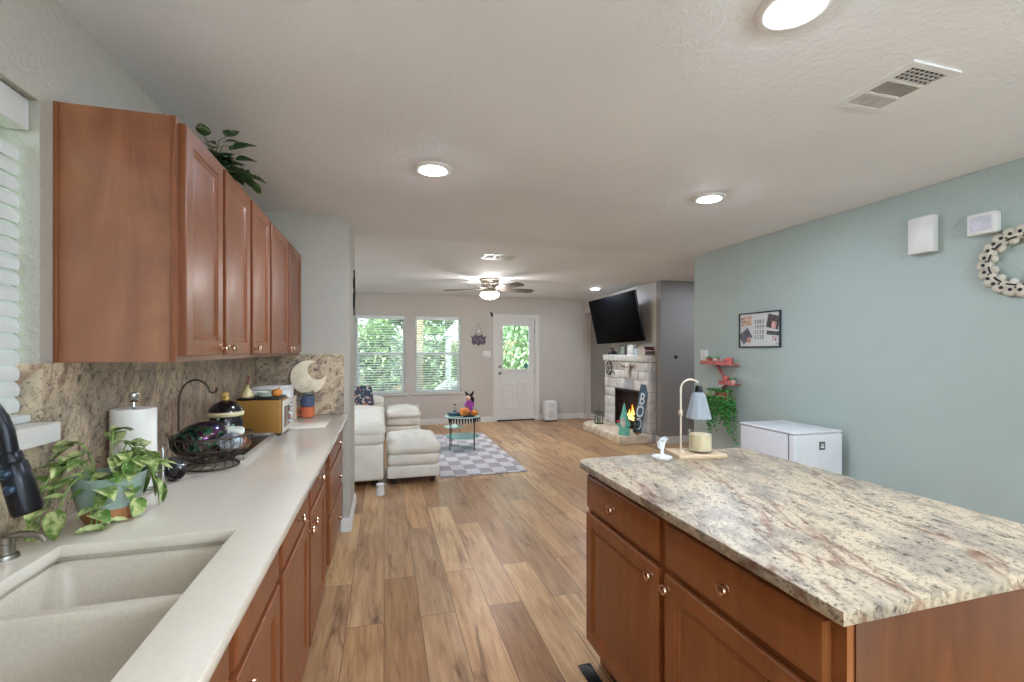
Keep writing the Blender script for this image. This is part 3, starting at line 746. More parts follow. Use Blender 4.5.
# ================================================================== RIGHT WALL THINGS
# mini fridge
fr = thing('mini_fridge', 'white under-counter mini fridge against the blue wall behind the island', 'fridge', (3.02, 2.83, 0))
M_FR = mat('white_enamel', (220, 220, 222), .28, var=.01)
B(-.215, .215, -.205, .25, .02, .80, .012, 3).build('body', M_FR, fr)
B(-.217, .222, -.27, -.212, .03, .80, .012, 3).build('door', M_FR, fr)
B(-.22, .225, -.268, .252, .802, .818, .007, 3).build('top', M_FR, fr)
B(-.21, .21, -.212, -.205, .04, .79).build('door_seal', mat('grey_gasket', (120, 122, 126), .7), fr)
lg = MB(); lg.box(.00, .055, -.2722, -.2702, .685, .745, .001); lg.build('badge', mat('dark_grey_badge', (80, 84, 88), .4), fr)
lg = MB(); lg.box(.012, .043, -.2735, -.2722, .700, .708); lg.box(.018, .024, -.2735, -.2722, .708, .730); lg.box(.030, .036, -.2735, -.2722, .708, .730); lg.build('badge_mark', M_WHITE, fr)
for sx in (-1, 1):
    for sy in (-1, 1): MB().lathe([(.018, 0), (.018, .02), (0, .02)], (sx*.18, sy*.18, 0), 12).build('foot', M_BLACK, fr)
# framed print
pf = thing('framed_print', 'black framed photo and number collage on the blue wall', 'picture', (RX, 3.385, 1.592))
W_, H_ = .475, .325
m = MB(); ft = .012
m.box(-.02, -.001, -W_/2, -W_/2+ft, -H_/2, H_/2, .002); m.box(-.02, -.001, W_/2-ft, W_/2, -H_/2, H_/2, .002)
m.box(-.02, -.001, -W_/2+ft, W_/2-ft, -H_/2, -H_/2+ft, .002); m.box(-.02, -.001, -W_/2+ft, W_/2-ft, H_/2-ft, H_/2, .002)
m.build('frame', mat('black_frame', (46, 52, 58), .4), pf)
B(-.008, -.001, -W_/2+ft, W_/2-ft, -H_/2+ft, H_/2-ft).build('print', mat('off_white_paper', (206, 208, 204), .6, var=.02), pf)
MF = Matrix(((0, 0, -1, -.0085), (-1, 0, 0, 0), (0, 1, 0, 0), (0, 0, 0, 1)))   # local x -> -y (viewed from the room left to right)
def pic_rect(cx, cy, w_, h_, rot, col, nm, d=0.0):
    m = MB().box(-w_/2, w_/2, -h_/2, h_/2, 0, .0006, 0, 2, MF @ Matrix.Translation((cx, cy, d)) @ Matrix.Rotation(R(rot), 4, 'Z'))
    return m.build(nm, mat('photo_'+nm+str(col[0]), col, .5, var=.35, scale=45), pf)
pic_rect(-.150, .085, .13, .085, 4, (178, 148, 130), 'photograph')
pic_rect(.155, .065, .13, .12, -14, (72, 66, 64), 'photograph')
pic_rect(-.160, -.055, .13, .105, 34, (86, 84, 92), 'photograph')
pic_rect(.155, -.035, .14, .035, -6, (60, 64, 66), 'photograph')
pic_rect(.165, .035, .05, .06, -14, (196, 140, 138), 'photograph', .0008)
pic_rect(-.12, -.095, .045, .045, 20, (200, 130, 124), 'photograph', .0008)
pic_rect(.17, -.085, .045, .04, -6, (188, 160, 160), 'photograph', .0008)
tm = MB()
for r_, s_ in enumerate(('2083', '1929', '1520', '2320')):
    text_mb(s_, .047, .0004, MF @ Matrix.Translation((.0, .072-r_*.047, .0008)), 1.25, tm)
tm.build('numbers', mat('print_ink', (70, 64, 60), .6), pf)
text_mb('2020', .016, .0004, MF @ Matrix.Translation((.195, -.13, .0008))).build('numbers', MATS['print_ink'], pf)
# light switch by the corner
def plate(name, lab, cat, loc, nrm, w_, h_, kind='switch'):
    t = thing(name, lab, cat, loc)
    if nrm == 'x': t.rotation_euler.z = R(-90)
    B(-w_/2, w_/2, -.006, -.0005, -h_/2, h_/2, .002).build('cover_plate', M_WHITE, t)
    n = max(1, round(w_/.055))
    for i in range(n):
        cx = (i-(n-1)/2)*.046
        if kind == 'switch': B(cx-.016, cx+.016, -.009, -.006, -.033, .033, .001).build('rocker', M_WHITE, t)
        else:
            for s_ in (-1, 1): B(cx-.016, cx+.016, -.008, -.006, s_*.02-.013, s_*.02+.013, .003).build('socket', M_TRIM, t)
    return t
plate('light_switch', 'white double light switch on the blue wall beside the pink shelves', 'switch', (RX, 4.13, 1.35), 'x', .118, .118)
plate('light_switch', 'wide white light switch left of the garden door', 'switch', (1.93, FY, 1.33), 'y', .16, .115)
plate('wall_outlet', 'white wall outlet low below the right far window', 'outlet', (.60, FY, .33), 'y', .07, .115, 'outlet')
o = MB().lathe([(.05, 0), (.05, .012), (.035, .02), (0, .021)], (0, 0, 0), 20, Matrix.Rotation(R(90), 4, 'X')).build('thermostat', M_BLACK, None)
for v in o.data.vertices: v.co *= .55
o.location = (4.25, 5.96, 1.30); tag(o, 'tiny dark round thermostat on the taupe hall wall', 'thermostat')
o = MB().box(-.02, .02, -.03, 0, -.03, .03, .004).box(-.03, .0, -.028, -.004, .02, .06, .004).build('door_sensor', M_BLACK, None)
o.location = (2.03, FY-.019, 2.09); tag(o, 'small dark sensor at the top left corner of the garden door casing', 'sensor')
# door chime boxes
ch = thing('door_chime', 'larger white door chime box high on the blue wall', 'door chime', (RX, 2.062, 2.13))
B(-.008, 0, -.066, .066, -.105, .105, .003).build('back_plate', mat('shadow_plate', (150, 148, 144), .6), ch)
m = MB().prism([(-.070, 0), (-.070, .042), (-.045, .050), (.045, .050), (.070, .042), (.070, 0)], .225, Matrix(((0, -1, 0, -.008), (1, 0, 0, 0), (0, 0, 1, -.112), (0, 0, 0, 1))), .004)
m.build('cover', M_WHITE, ch)
tb = thing('alarm_siren_box', 'smaller white alarm box high on the blue wall by the wreath', 'alarm box', (RX, 1.757, 2.122))
B(-.055, 0, -.062, .068, -.06, .06, .008, 3).build('case', M_WHITE, tb)
B(-.0565, -.0545, -.045, .052, -.042, .042).build('front_panel', mat('pale_grey_plastic', (206, 206, 214), .5), tb)
# wreath
wr = thing('paw_ring_wreath', 'off-white wooden ring wreath with black dots on the blue wall at the right edge', 'wreath', (RX, 1.60, 1.885), 0)
M_WR = mat('washed_white_wood', (206, 198, 182), .6, var=.05, scale=30)
ringm = MB()
for i in range(20):
    a = 2*PI*i/20; n_ = Vector((0, math.cos(a), math.sin(a)))
    ringm.ball(n_*.165+Vector((-.022, 0, 0)), .03, (.7, 1, 1), 14)
ringm.tube([(-.022, .14*math.cos(2*PI*i/40), .14*math.sin(2*PI*i/40)) for i in range(40)], .022, 10, True)
ringm.build('ring', M_WR, wr)
inn = MB()
for i in range(12):
    a = 2*PI*(i+.5)/12; inn.ball(Vector((-.028, .118*math.cos(a), .118*math.sin(a))), .022, (.6, 1.0, 1.0), 12)
inn.build('inner_beads', M_WR, wr)
dots = MB()
for i in range(24):
    a = 2*PI*i/24; dots.ball(Vector((-.043, .156*math.cos(a), .156*math.sin(a))), .0095, (.35, 1, 1), 10)
    if i % 2 == 0:
        a += .13; dots.ball(Vector((-.043, .142*math.cos(a), .142*math.sin(a))), .0055, (.5, 1, 1), 8)
for i in range(12):
    a = 2*PI*(i+.5)/12; p = [Vector((-.044, .131*math.cos(a+d), .129*math.sin(a+d))) for d in (-.17, -.09, 0, .09, .17)]
    dots.tube(p, .0048, 6)
dots.build('black_dots', M_BLACK, wr)
# zig-zag shelf with plants
zs = thing('zigzag_wall_shelf', 'pink-red three tier zigzag wall shelf on the blue wall', 'shelf', (RX, 3.80, 1.0))
M_RED = mat('salmon_red_wood', (190, 108, 104), .55, var=.15, scale=30)
tiers = [(-.17, .25, .27), (-.19, -.02, .08), (-.14, .24, -.07)]   # (y0, y1, z) in local; near = negative y
for y0, y1, z in tiers: 
    B(-.12, -.001, y0, y1, z-.012, z, .002).build('shelf_board', M_RED, zs)
    B(-.12, -.112, y0, y1, z, z+.028, .002).build('front_lip', M_RED, zs)
for (ya, za, yb, zb) in ((.12, .26, -.02, .09), (-.02, .07, .16, -.07)):
    L_ = math.hypot(yb-ya, zb-za); an = math.atan2(zb-za, yb-ya)
    MB().box(0, L_, -.006, .006, -.035, -.003, .001, 2, Matrix(((0, 0, 1, 0), (1, 0, 0, ya), (0, 1, 0, za), (0, 0, 0, 1))) @ Matrix.Rotation(an, 4, 'Z')).build('slanted_board', M_RED, zs)
def small_pot(name, lab, cat, x, y, z, r, h, m_, leafy=0, lm=None, grp=None):
    t = thing(name, lab, cat, (x, y, z), 0, grp)
    MB().lathe([(r*.7, 0), (r, h*.9), (r, h), (r*.85, h), (r*.8, h*.8), (0, h*.8)], n=20).build('pot', m_, t)
    if leafy:
        mb = MB(); rnd = random.Random(int(y*1000))
        for i in range(leafy):
            a = rnd.uniform(0, 6.28); mb.leaf((math.cos(a)*r*.3, math.sin(a)*r*.3, h*.8), (math.cos(a), math.sin(a), rnd.uniform(.3, 1.6)), rnd.uniform(.03, .06), .022, droop=.5)
        mb.build('leaves', lm, t, False)
    return t
M_RPOT = mat('red_patterned_pot', (196, 96, 84), .4, var=.3, scale=60); M_PPOT = mat('pink_cream_pot', (222, 170, 156), .4, var=.2, scale=60)
small_pot('small_planter', 'leafy little pot on the top pink shelf', 'planter', RX-.06, 3.98, 1.27, .03, .05, M_RPOT, 14, M_LEAFG, 'little pots on the pink shelves')
small_pot('small_planter', 'little pink pot in the middle of the top pink shelf', 'planter', RX-.06, 3.88, 1.27, .032, .055, M_PPOT, 5, M_LEAFG, 'little pots on the pink shelves')
small_pot('small_planter', 'little red pot at the near end of the top pink shelf', 'planter', RX-.06, 3.70, 1.27, .035, .06, M_RPOT, 0, None, 'little pots on the pink shelves')
small_pot('small_planter', 'little pink pot second from the near end of the top pink shelf', 'planter', RX-.06, 3.78, 1.27, .028, .05, M_PPOT, 0, None, 'little pots on the pink shelves')
small_pot('small_planter', 'little red pot on the middle pink shelf', 'planter', RX-.06, 3.74, 1.08, .035, .065, M_RPOT, 0, None, 'little pots on the pink shelves')
small_pot('small_planter', 'little green planted pot at the near end of the middle pink shelf', 'planter', RX-.06, 3.655, 1.08, .03, .04, M_PPOT, 12, M_LEAFG, 'little pots on the pink shelves')
tp = thing('trailing_plant', 'green trailing plant hanging from the lowest pink shelf beside the mini fridge', 'plant', (RX-.065, 3.77, .93))
MB().lathe([(.035, 0), (.05, .05), (.052, .06), (.042, .06), (.04, .045), (0, .045)], n=20).build('pot', M_RPOT, tp)
mb = MB(); stm = MB(); rnd = random.Random(5)
for i in range(60):
    y = rnd.uniform(-.18, .16); L_ = rnd.choice([.1, .14, .2, .2, .26, .34]) if abs(y) > .03 else rnd.uniform(.08, .2)
    if i in (3, 9): L_ = .42
    x = rnd.uniform(-.07, .03); p = [Vector((x*.3, y*.3, .05)), Vector((x, y*.8, .09)), Vector((x-.02, y, .02))]
    k = 0
    while p[-1].z > .04-L_ and k < 20:
        p.append(p[-1]+Vector((rnd.uniform(-.008, .008), rnd.uniform(-.012, .012), -.026))); k += 1
        if p[-1].x > .05: p[-1].x = .05
    stm.tube(p, .0015, 4)
    for q in p[1:]:
        for j in range(2):
            a = rnd.uniform(0, 6.28); mb.leaf(q, (min(.5, math.cos(a)), math.sin(a), -.35), rnd.uniform(.026, .04), .026, droop=.5)
stm.build('stems', M_STEM, tp); mb.build('leaves', M_LEAFG, tp, False)
# make sure nothing of the plant enters the wall
for ob in bpy.data.objects:
    if ob.parent == tp and ob.type == 'MESH':
        for v in ob.data.vertices: v.co.x = min(v.co.x, .055)

# ================================================================== ISLAND THINGS
TZ = .914
bd = thing('candle_board', 'pale wooden board under the jar candle on the island', 'serving board', (1.40, 1.815, TZ), R(-10))
B(-.115, .115, -.075, .075, 0, .02, .004).build('board', M_PINE, bd)
cn = thing('jar_candle', 'fat cream candle in a glass jar under the warmer lamp', 'candle', (1.415, 1.80, TZ+.021))
MB().lathe([(.048, 0), (.054, .006), (.055, .10), (.051, .10), (.050, .008), (0, .006)], n=36).build('glass_jar', M_CGLASS, cn)
MB().lathe([(.0, .009), (.0485, .009), (.049, .082), (.03, .080), (0, .080)], n=36).build('wax', mat('cream_wax', (250, 226, 184), .5, var=.02), cn)
lp = thing('candle_warmer_lamp', 'slim cream arched lamp with a ribbed glass shade over the candle', 'lamp', (1.335, 1.835, TZ+.020))
M_CRM = mat('cream_enamel_metal', (214, 196, 176), .35, .4)
MB().lathe([(.02, 0), (.018, .004), (.008, .008), (0, .009)], n=20).build('lamp_foot', M_CRM, lp)
pts = [(0, 0, .005), (0, 0, .17), (0, 0, .29)]+arc((.045, .29), .045, 180, 40, 10, lambda a, b_: (a, -.25*a, b_))
MB().tube(pts, .0048, 10).build('arched_pole', M_CRM, lp)
MB().lathe([(.008, 0), (.010, .005), (.010, .02), (.007, .028), (0, .028)], (0, 0, .165), 14).tube([(0, 0, .18), (-.012, 0, .18)], .004, 8).build('height_knob', M_CRM, lp)
MB().lathe([(0, .318), (.014, .316), (.016, .30), (.022, .288), (.0, .287)], (.082, -.02, -.01), 18).build('lamp_cap', M_BRONZE, lp)
def ribshade(mi=.0):
    prof = [(.022, .285), (.030, .275), (.040, .235), (.050, .195), (.057, .165), (.055, .165), (.048, .195), (.038, .235), (.028, .273), (.020, .283)]
    return MB().lathe(prof, (.082, -.02, -.01), 48, None, 1, 1, 12, .05)
s_ = NT('frosted_ribbed_glass'); s_.b.inputs['Base Color'].default_value = lin((200, 206, 212)); s_.b.inputs['Roughness'].default_value = .12; s_.b.inputs['Transmission Weight'].default_value = .55; s_.b.inputs['IOR'].default_value = 1.15
s_.bump(s_.noise(s_.coord(), 60, 2), .1)
ribshade().build('glass_shade', s_.m, lp)
sf = thing('jewelry_stand', 'small white hand-shaped trinket stand on a round white dish at the island corner', 'trinket stand', (1.205, 1.79, TZ))
M_SKW = mat('glossy_white_resin', (226, 226, 226), .25, var=.02)
MB().lathe([(.034, 0), (.042, .006), (.045, .014), (.040, .012), (.02, .008), (0, .008)], n=32).build('dish', M_SKW, sf)
MB().lathe([(.013, .008), (.009, .02), (.0085, .045), (.014, .062), (.013, .074), (0, .078)], (0, 0, 0), 16, None, 1, .6).build('palm', M_SKW, sf)
for (x, l, a) in ((-.011, .030, -12), (-.004, .037, -3), (.004, .035, 6), (.011, .026, 16)):
    p = [Vector((x, 0, .072))]; 
    for k in range(3):
        p.append(p[-1]+Vector((math.sin(R(a+k*22)), -.25, math.cos(R(a+k*22))))*l/3)
    MB().tube(p, [.0040, .0037, .0035, .0025], 8).build('finger', M_SKW, sf)
MB().tube([(-.012, 0, .052), (-.024, -.004, .066), (-.027, -.008, .083)], [.0045, .004, .003], 8).build('thumb', M_SKW, sf)

# ================================================================== COUNTER THINGS (left)
# faucet
fc = thing('kitchen_faucet', 'dark bronze pull-down faucet over the sink at the left edge', 'faucet', (-.857, .985, TZ))
MB().lathe([(.032, 0), (.032, .006), (.025, .012), (.022, .02), (.021, .12), (.018, .14), (0, .14)], n=28).build('faucet_body', M_BRONZE, fc)
pts = [(0, 0, .10), (0, 0, .30)]+arc((.118, .325), .118, 180, 14, 16, lambda a, b_: (a, 0, b_))+[(.238, 0, .318)]
MB().tube(pts, .0125, 14).build('spout', M_BRONZE, fc)
hx = Matrix.Translation((.2375, 0, .318)) @ Matrix.Rotation(R(166), 4, 'Y')
MB().lathe([(.0135, 0), (.016, .004), (.016, .018), (.019, .022), (.0205, .05), (.0215, .105), (.0195, .11), (.016, .108), (0, .106)], (0, 0, 0), 28, hx).build('spray_head', M_BRONZE, fc)
bt = MB()
for z in (.035, .062): bt.ball((hx @ Vector((0, -.022, z))), .009, (1, .8, 1), 12)
bt.build('spray_button', mat('blue_black_button', (50, 66, 84), .25, .6), fc)
MB().tube([(.02, 0, .08), (.04, -.05, .11)], [.009, .006], 10).build('lever', M_BRONZE, fc)
# soap dispenser
sd = thing('soap_dispenser', 'brushed nickel soap dispenser pump beside the sink under the faucet', 'soap dispenser', (-.862, 1.36, TZ))
MB().lathe([(.025, 0), (.025, .004), (.023, .010), (.017, .012), (.017, .036), (.019, .038), (.019, .052), (.012, .057), (0, .058)], n=24).build('pump_body', M_NICKEL, sd)
MB().tube([(0, 0, .048), (.03, -.002, .055), (.055, -.004, .053), (.072, -.005, .042), (.078, -.005, .034)], [.008, .0085, .0075, .006, .005], 10).build('nozzle', M_NICKEL, sd)
# pothos
pt = thing('potted_pothos', 'variegated pothos spilling from a sage and terracotta bowl beside the sink', 'plant', (-.775, 1.605, TZ))
def pr(z): return .056+.032*min(1, z/.13)**.7
MB().lathe([(.052, .0), (pr(0.0), .002), (pr(.02), .02), (pr(.04), .04)], n=40).build('unglazed_base', M_TERRA, pt)
MB().lathe([(pr(.04), .0402), (pr(.07), .07), (pr(.10), .10), (pr(.13), .13), (.088, .133), (.084, .130), (.080, .105), (0, .104)], n=40).build('glazed_bowl', M_POT, pt)
MB().lathe([(.079, .105), (.04, .112), (0, .115)], n=24).build('soil', M_SOIL, pt)
mb = MB(); stm = MB(); rnd = random.Random(11)
vines = [  # end direction (dx,dy), reach, peak, end z
    (-.9, -.5, .11, .19, .13), (-.6, -.8, .15, .20, .12), (-.2, -1, .16, .17, .08), (.2, -.95, .11, .16, .02), (.1, -1.0, .11, .14, -.03),
    (.8, .5, .15, .19, .12), (.9, .2, .17, .20, .10), (.5, -.8, .10, .17, .02), (.3, .8, .12, .20, .17), (-.2, .6, .08, .23, .24), (.6, .9, .13, .20, .13),
    (-.9, -.2, .08, .21, .22), (.1, .1, .05, .20, .20), (.5, -.2, .09, .19, .17), (-.4, -.4, .10, .2, .16), (.95, -.3, .12, .17, .06), (-.5, -.9, .17, .16, .05), (.7, .7, .19, .15, .08)]
for (dx, dy, rc, pk, ez) in vines:
    rc *= .62 if dx > .3 else 1
    d = Vector((dx, dy, 0)).normalized(); P0 = Vector((d.x*.03, d.y*.03, .11)); P3 = d*rc*1.0+Vector((0, 0, max(ez, .02)))
    P3.x = max(P3.x, -.115); P1 = d*rc*.45+Vector((0, 0, pk)); P2 = d*rc*.9+Vector((0, 0, (pk+ez)/2+.03))
    for q in (P1, P2): q.x = max(q.x, -.115)
    pts = []
    for i in range(9):
        t = i/8; pts.append((1-t)**3*P0+3*t*(1-t)**2*P1+3*t*t*(1-t)*P2+t**3*P3)
    stm.tube(pts, .0022, 6)
    mb.leaf(pts[-1], (P3-P2)+Vector((0, 0, .02)), rnd.uniform(.075, .095), rnd.uniform(.055, .066), droop=.5)
    for i in (3, 5, 7):
        a = rnd.choice((-1, 1))*rnd.uniform(.6, 1.1); dd = Matrix.Rotation(a, 3, 'Z') @ d
        dd.z = rnd.uniform(-.1, .5)
        mb.leaf(pts[i], dd, rnd.uniform(.055, .085), rnd.uniform(.040, .055), droop=.6)
for v in mb.bm.verts: v.co.x = max(v.co.x, -.130+.002*math.sin(v.co.z*90)); v.co.z = max(v.co.z, .006)
stm.build('stems', M_STEM, pt); mb.build('leaves', M_POTHOS, pt, True, 180)
# paper towel holder
ph = thing('paper_towel_holder', 'paper towel roll on a chrome wire stand beside the pothos', 'paper towel holder', (-.840, 1.885, TZ))
m = MB(); m.ring((0, 0, .006), .078, .004, 40); m.ring((0, 0, .013), .070, .003, 40)
m.tube([(-.078, 0, .006), (.078, 0, .006)], .003, 6); m.tube([(0, -.078, .006), (0, .078, .006)], .003, 6); m.build('wire_base', M_CHROME, ph)
MB().tube([(0, 0, .006), (0, 0, .315)], .0045, 8).build('rod', M_CHROME, ph)
MB().lathe([(.014, .312), (.008, .318), (.013, .326), (.015, .335), (.012, .344), (0, .348)], n=18).build('finial', M_CHROME, ph)
MB().lathe([(.02, .018), (.063, .018), (.0645, .022), (.0645, .286), (.063, .290), (.02, .290), (.02, .018)], n=48).build('paper_roll', mat('white_paper', (238, 234, 226), .8, var=.01, bump=.15, bscale=140), ph)
MB().tube([(.078, .01, .006), (.083, .01, .02), (.083, .012, .13), (.080, .012, .15)], .0028, 8).build('tension_arm', M_CHROME, ph)
# curved dark dish leaning by the towel
dk = thing('sunglasses_case', 'dark glossy rounded trinket dish leaning beside the paper towels', 'dish', (-.768, 1.99, TZ))
M_GB = mat('black_gloss', (26, 24, 26), .12, var=.3, coat=.6)
MB().lathe([(0, -.012), (.03, -.010), (.042, .004), (.045, .018), (.041, .016), (.028, .0), (0, -.004)], (0, 0, .045), 28, Matrix.Rotation(R(68), 4, 'Y') @ Matrix.Rotation(R(20), 4, 'X')).build('dish', M_GB, dk)
MB().ball((.0, .01, .005), .012, (1.6, 1.2, .45), 12).build('foot', M_GB, dk)
dk.name = 'trinket_dish'
# fruit basket with banana hook
bk = thing('fruit_basket', 'bronze wire fruit basket with a curved banana hook on the counter', 'basket', (-.700, 2.20, TZ))
m = MB()
m.ring((0, 0, .005), .100, .004, 48); m.ring((0, 0, .030), .072, .003, 48)
for i in range(14):
    a = 2*PI*i/14; a2 = a+.25
    m.tube([(.100*math.cos(a), .100*math.sin(a), .005), (.086*math.cos((a+a2)/2+.1), .086*math.sin((a+a2)/2+.1), .018), (.072*math.cos(a2), .072*math.sin(a2), .03)], .002, 6)
m.build('wire_foot', M_WIRE, bk)
m = MB(); m.ring((0, 0, .135), .148, .004, 56); m.ring((0, 0, .085), .136, .0025, 56)
for i in range(22):
    a = 2*PI*i/22; p = [(r_*math.cos(a+t_), r_*math.sin(a+t_), z_) for r_, z_, t_ in ((.03, .034, 0), (.072, .032, 0), (.11, .05, .04), (.136, .085, .08), (.146, .115, .04), (.148, .135, 0))]
    m.tube(p, .0019, 6)
for i in range(11):
    a = 2*PI*(i+.5)/11; m.ring((.143*math.cos(a), .143*math.sin(a), .11), .02, .0018, 16, Matrix.Rotation(a, 4, 'Z') @ Matrix.Rotation(R(90), 4, 'Y'), 1, 5)
m.build('wire_bowl', M_WIRE, bk)
pts = [(-.110, .045, .045), (-.142, .05, .10), (-.143, .05, .26)]
pts += [(-.143+.066*(1-math.cos(R(a))), .05-.01*math.sin(R(a)), .26+.105*math.sin(R(a))) for a in range(10, 131, 12)]
e = Vector(pts[-1]); pts += [e+Vector((.006, 0, -.014)), e+Vector((.012, 0, -.028)), e+Vector((.024, 0, -.034)), e+Vector((.034, 0, -.026)), e+Vector((.037, 0, -.010))]
MB().tube(pts, [.0042]*len(pts), 8).build('banana_hook', M_WIRE, bk)
s_ = NT('iridescent_foil'); lw = s_.n('LayerWeight'); lw.inputs[0].default_value = .45
n_ = s_.noise(s_.coord((1, 1, 1)), 14, 2, .5, .6); mx = s_.n('Math', operation='MULTIPLY_ADD'); mx.inputs[1].default_value = 1.3
s_.l(n_, mx.inputs[0]); sub = s_.n('Math', operation='MULTIPLY'); s_.l(lw.outputs['Facing'], sub.inputs[0]); sub.inputs[1].default_value = .25; s_.l(sub.outputs[0], mx.inputs[2])
col = s_.ramp(mx.outputs[0], [(.45, (24, 20, 22)), (.58, (34, 34, 34)), (.66, (50, 110, 84)), (.71, (110, 90, 84)), (.76, (34, 26, 34)), (.83, (110, 60, 104)), (.88, (40, 62, 96)), (.95, (28, 26, 28))])
s_.base(col); s_.b.inputs['Metallic'].default_value = .75; s_.b.inputs['Roughness'].default_value = .16; M_IRI = s_.m
o = MB().ball((0, 0, 0), .078, (1.28, 1.0, .86), 28).build('iridescent_gourd', M_IRI, None)
o.location = (-.735, 2.17, TZ+.125); o.rotation_euler = (R(10), R(-16), R(20)); tag(o, 'glossy dark egg-shaped ornament with a green and violet sheen in the wire basket', 'ornament')
M_FOIL = mat('crumpled_foil_bag', (150, 158, 166), .25, .5, var=.45, scale=26)
M_FOIL2 = mat('crumpled_paper_bag', (190, 190, 178), .45, 0, var=.2, scale=20)
M_FOIL3 = mat('brown_snack_bag', (140, 84, 52), .35, .2, var=.3, scale=24)
for (x, y, z, r, sc, mm, lab, nm) in ((-.625, 2.16, .105, .042, (1.2, .8, .8), M_FOIL, 'crumpled silvery blue snack bag at the front of the wire basket', 'snack_bag'),
    (-.66, 2.275, .125, .055, (1.2, .9, .6), M_FOIL2, 'crumpled pale green-white bag on top of the wire basket', 'snack_bag'),
    (-.605, 2.235, .088, .036, (1.1, .9, .8), M_FOIL3, 'small brown wrapped snack in the wire basket', 'snack_bag')):
    o = MB().ball((0, 0, 0), r, sc, 24).build(nm, mm, None, True, 180); rough_it(o, r*.28, x*10, 1.1/r); o.location = (x, y, TZ+z); tag(o, lab, 'snack bag', 'snacks in the wire basket')
# tray, cookie jar
tr = thing('serving_tray', 'black tray with a pale rim under the flowered jar', 'tray', (-.74, 2.60, TZ))
B(-.13, .13, -.30, .26, 0, .005, .002).build('tray_base', M_BLACK, tr)
m = MB()
for q in ((-.14, -.13, -.31, .27), (.13, .14, -.31, .27)): m.box(q[0], q[1], q[2], q[3], 0, .022, .003)
for q in ((-.31, -.30), (.26, .27)): m.box(-.13, .13, q[0], q[1], 0, .022, .003)
m.build('tray_rim', mat('pale_metal_rim', (176, 168, 158), .3, .7), tr)
cj = thing('cookie_jar', 'black painted jar with yellow flowers, cream rim and gold knobbed lid', 'jar', (-.745, 2.52, TZ+.006)); cj.scale = (.9, .9, 1.04)
s_ = NT('black_flowered_ceramic'); v = s_.coord((1, 1, 1)); vo = s_.n('TexVoronoi'); vo.inputs['Scale'].default_value = 17; s_.l(v, vo.inputs['Vector'])
msk = s_.ramp(vo.outputs['Distance'], [(.22, (1, 1, 1, 1)), (.30, (0, 0, 0, 1))]); fc2 = s_.ramp(vo.outputs['Color'], [(.25, (206, 186, 112)), (.5, (150, 176, 158)), (.75, (176, 82, 72))], 'CONSTANT')
s_.base(s_.mix(msk, (24, 22, 26), fc2)); s_.b.inputs['Roughness'].default_value = .15; M_JAR = s_.m
MB().lathe([(.055, 0), (.06, .004), (.078, .04), (.086, .08), (.084, .125), (.074, .155), (.072, .16), (0, .16)], n=40).build('jar_body', M_JAR, cj)
M_GOLD = mat('old_gold_glaze', (196, 160, 84), .3, .2); M_CREAMG = mat('cream_glaze', (220, 204, 160), .3)
MB().lathe([(.0725, .158), (.086, .162), (.088, .172), (.084, .180), (.06, .181), (0, .181)], n=40).build('rim', M_CREAMG, cj)
MB().lathe([(.083, .1815), (.078, .195), (.058, .215), (.03, .228), (.018, .232), (0, .233)], n=40).build('lid', M_GB, cj)
MB().lathe([(.016, .232), (.020, .236), (.013, .243), (.018, .252), (.016, .262), (.007, .269), (0, .27)], n=24).build('lid_knob', M_GOLD, cj)
# toaster oven
to = thing('toaster_oven', 'golden brown sided toaster oven standing on the counter', 'toaster oven', (-.685, 2.99, TZ))
M_BRASS = mat('golden_brown_enamel', (160, 112, 50), .35, .15, var=.05, scale=8)
B(-.125, .118, -.115, .115, .012, .205, .010, 3).build('housing', M_BRASS, to)
B(.1185, .128, -.112, .112, .016, .200, .004).build('front_panel', mat('ivory_panel', (206, 196, 182), .4), to)
B(.128, .131, -.095, .055, .045, .165, .002).build('glass_door', mat('smoked_glass', (120, 100, 90), .1), to)
MB().tube([(.131, -.09, .175), (.145, -.09, .178), (.145, .05, .178), (.131, .05, .175)], .004, 8).build('door_handle', M_CHROME, to)
for z in (.06, .11, .16): MB().lathe([(.013, 0), (.011, .010), (0, .011)], (.128, .085, z), 14, Matrix.Rotation(R(90), 4, 'Y')).build('control_knob', M_CHROME, to)
for sx in (-.1, .1):
    for sy in (-.09, .09): MB().lathe([(.012, 0), (.012, .012), (0, .012)], (sx, sy, 0), 12).build('foot', M_BLACK, to)
TT = TZ+.206
o = B(-.11, .11, -.10, .10, 0, .012, .004).build('baking_tray', M_BLACK, None); o.location = (-.69, 2.99, TT); tag(o, 'thin black tray lying on the golden brown toaster oven', 'tray')
gd = thing('gourd_bottle', 'small cream gourd-shaped bottle with a red straw on the toaster oven', 'bottle', (-.762, 2.95, TT+.012))
MB().lathe([(.030, 0), (.034, .008), (.028, .03), (.015, .048), (.010, .058), (.012, .064), (.008, .072), (0, .074)], n=24).build('bottle_body', mat('cream_brown_ceramic', (204, 184, 136), .5, var=.1), gd)
MB().tube([(0, 0, .07), (.004, .0, .095), (.010, 0, .125)], [.003, .0035, .004], 8).build('red_straw', mat('dark_red', (150, 34, 40), .4), gd)
M_DISH = mat('pale_green_white_ceramic', (206, 210, 196), .35, var=.03)
for i in range(3):
    o = MB().lathe([(.03, 0), (.045, .003), (.05, .012), (.048, .012), (.04, .005), (0, .004)], n=32).build('small_bowl', M_DISH, None)
    o.location = (-.672, 2.985, TT+.012+i*.0085); tag(o, ['lowest', 'middle', 'topmost'][i]+' pale bowl of the stack on the toaster oven', 'bowl', 'stacked pale bowls on the toaster oven')
bx = thing('white_box', 'flat white lidded box behind the small pumpkin beyond the toaster oven', 'box', (-.70, 3.30, TZ))
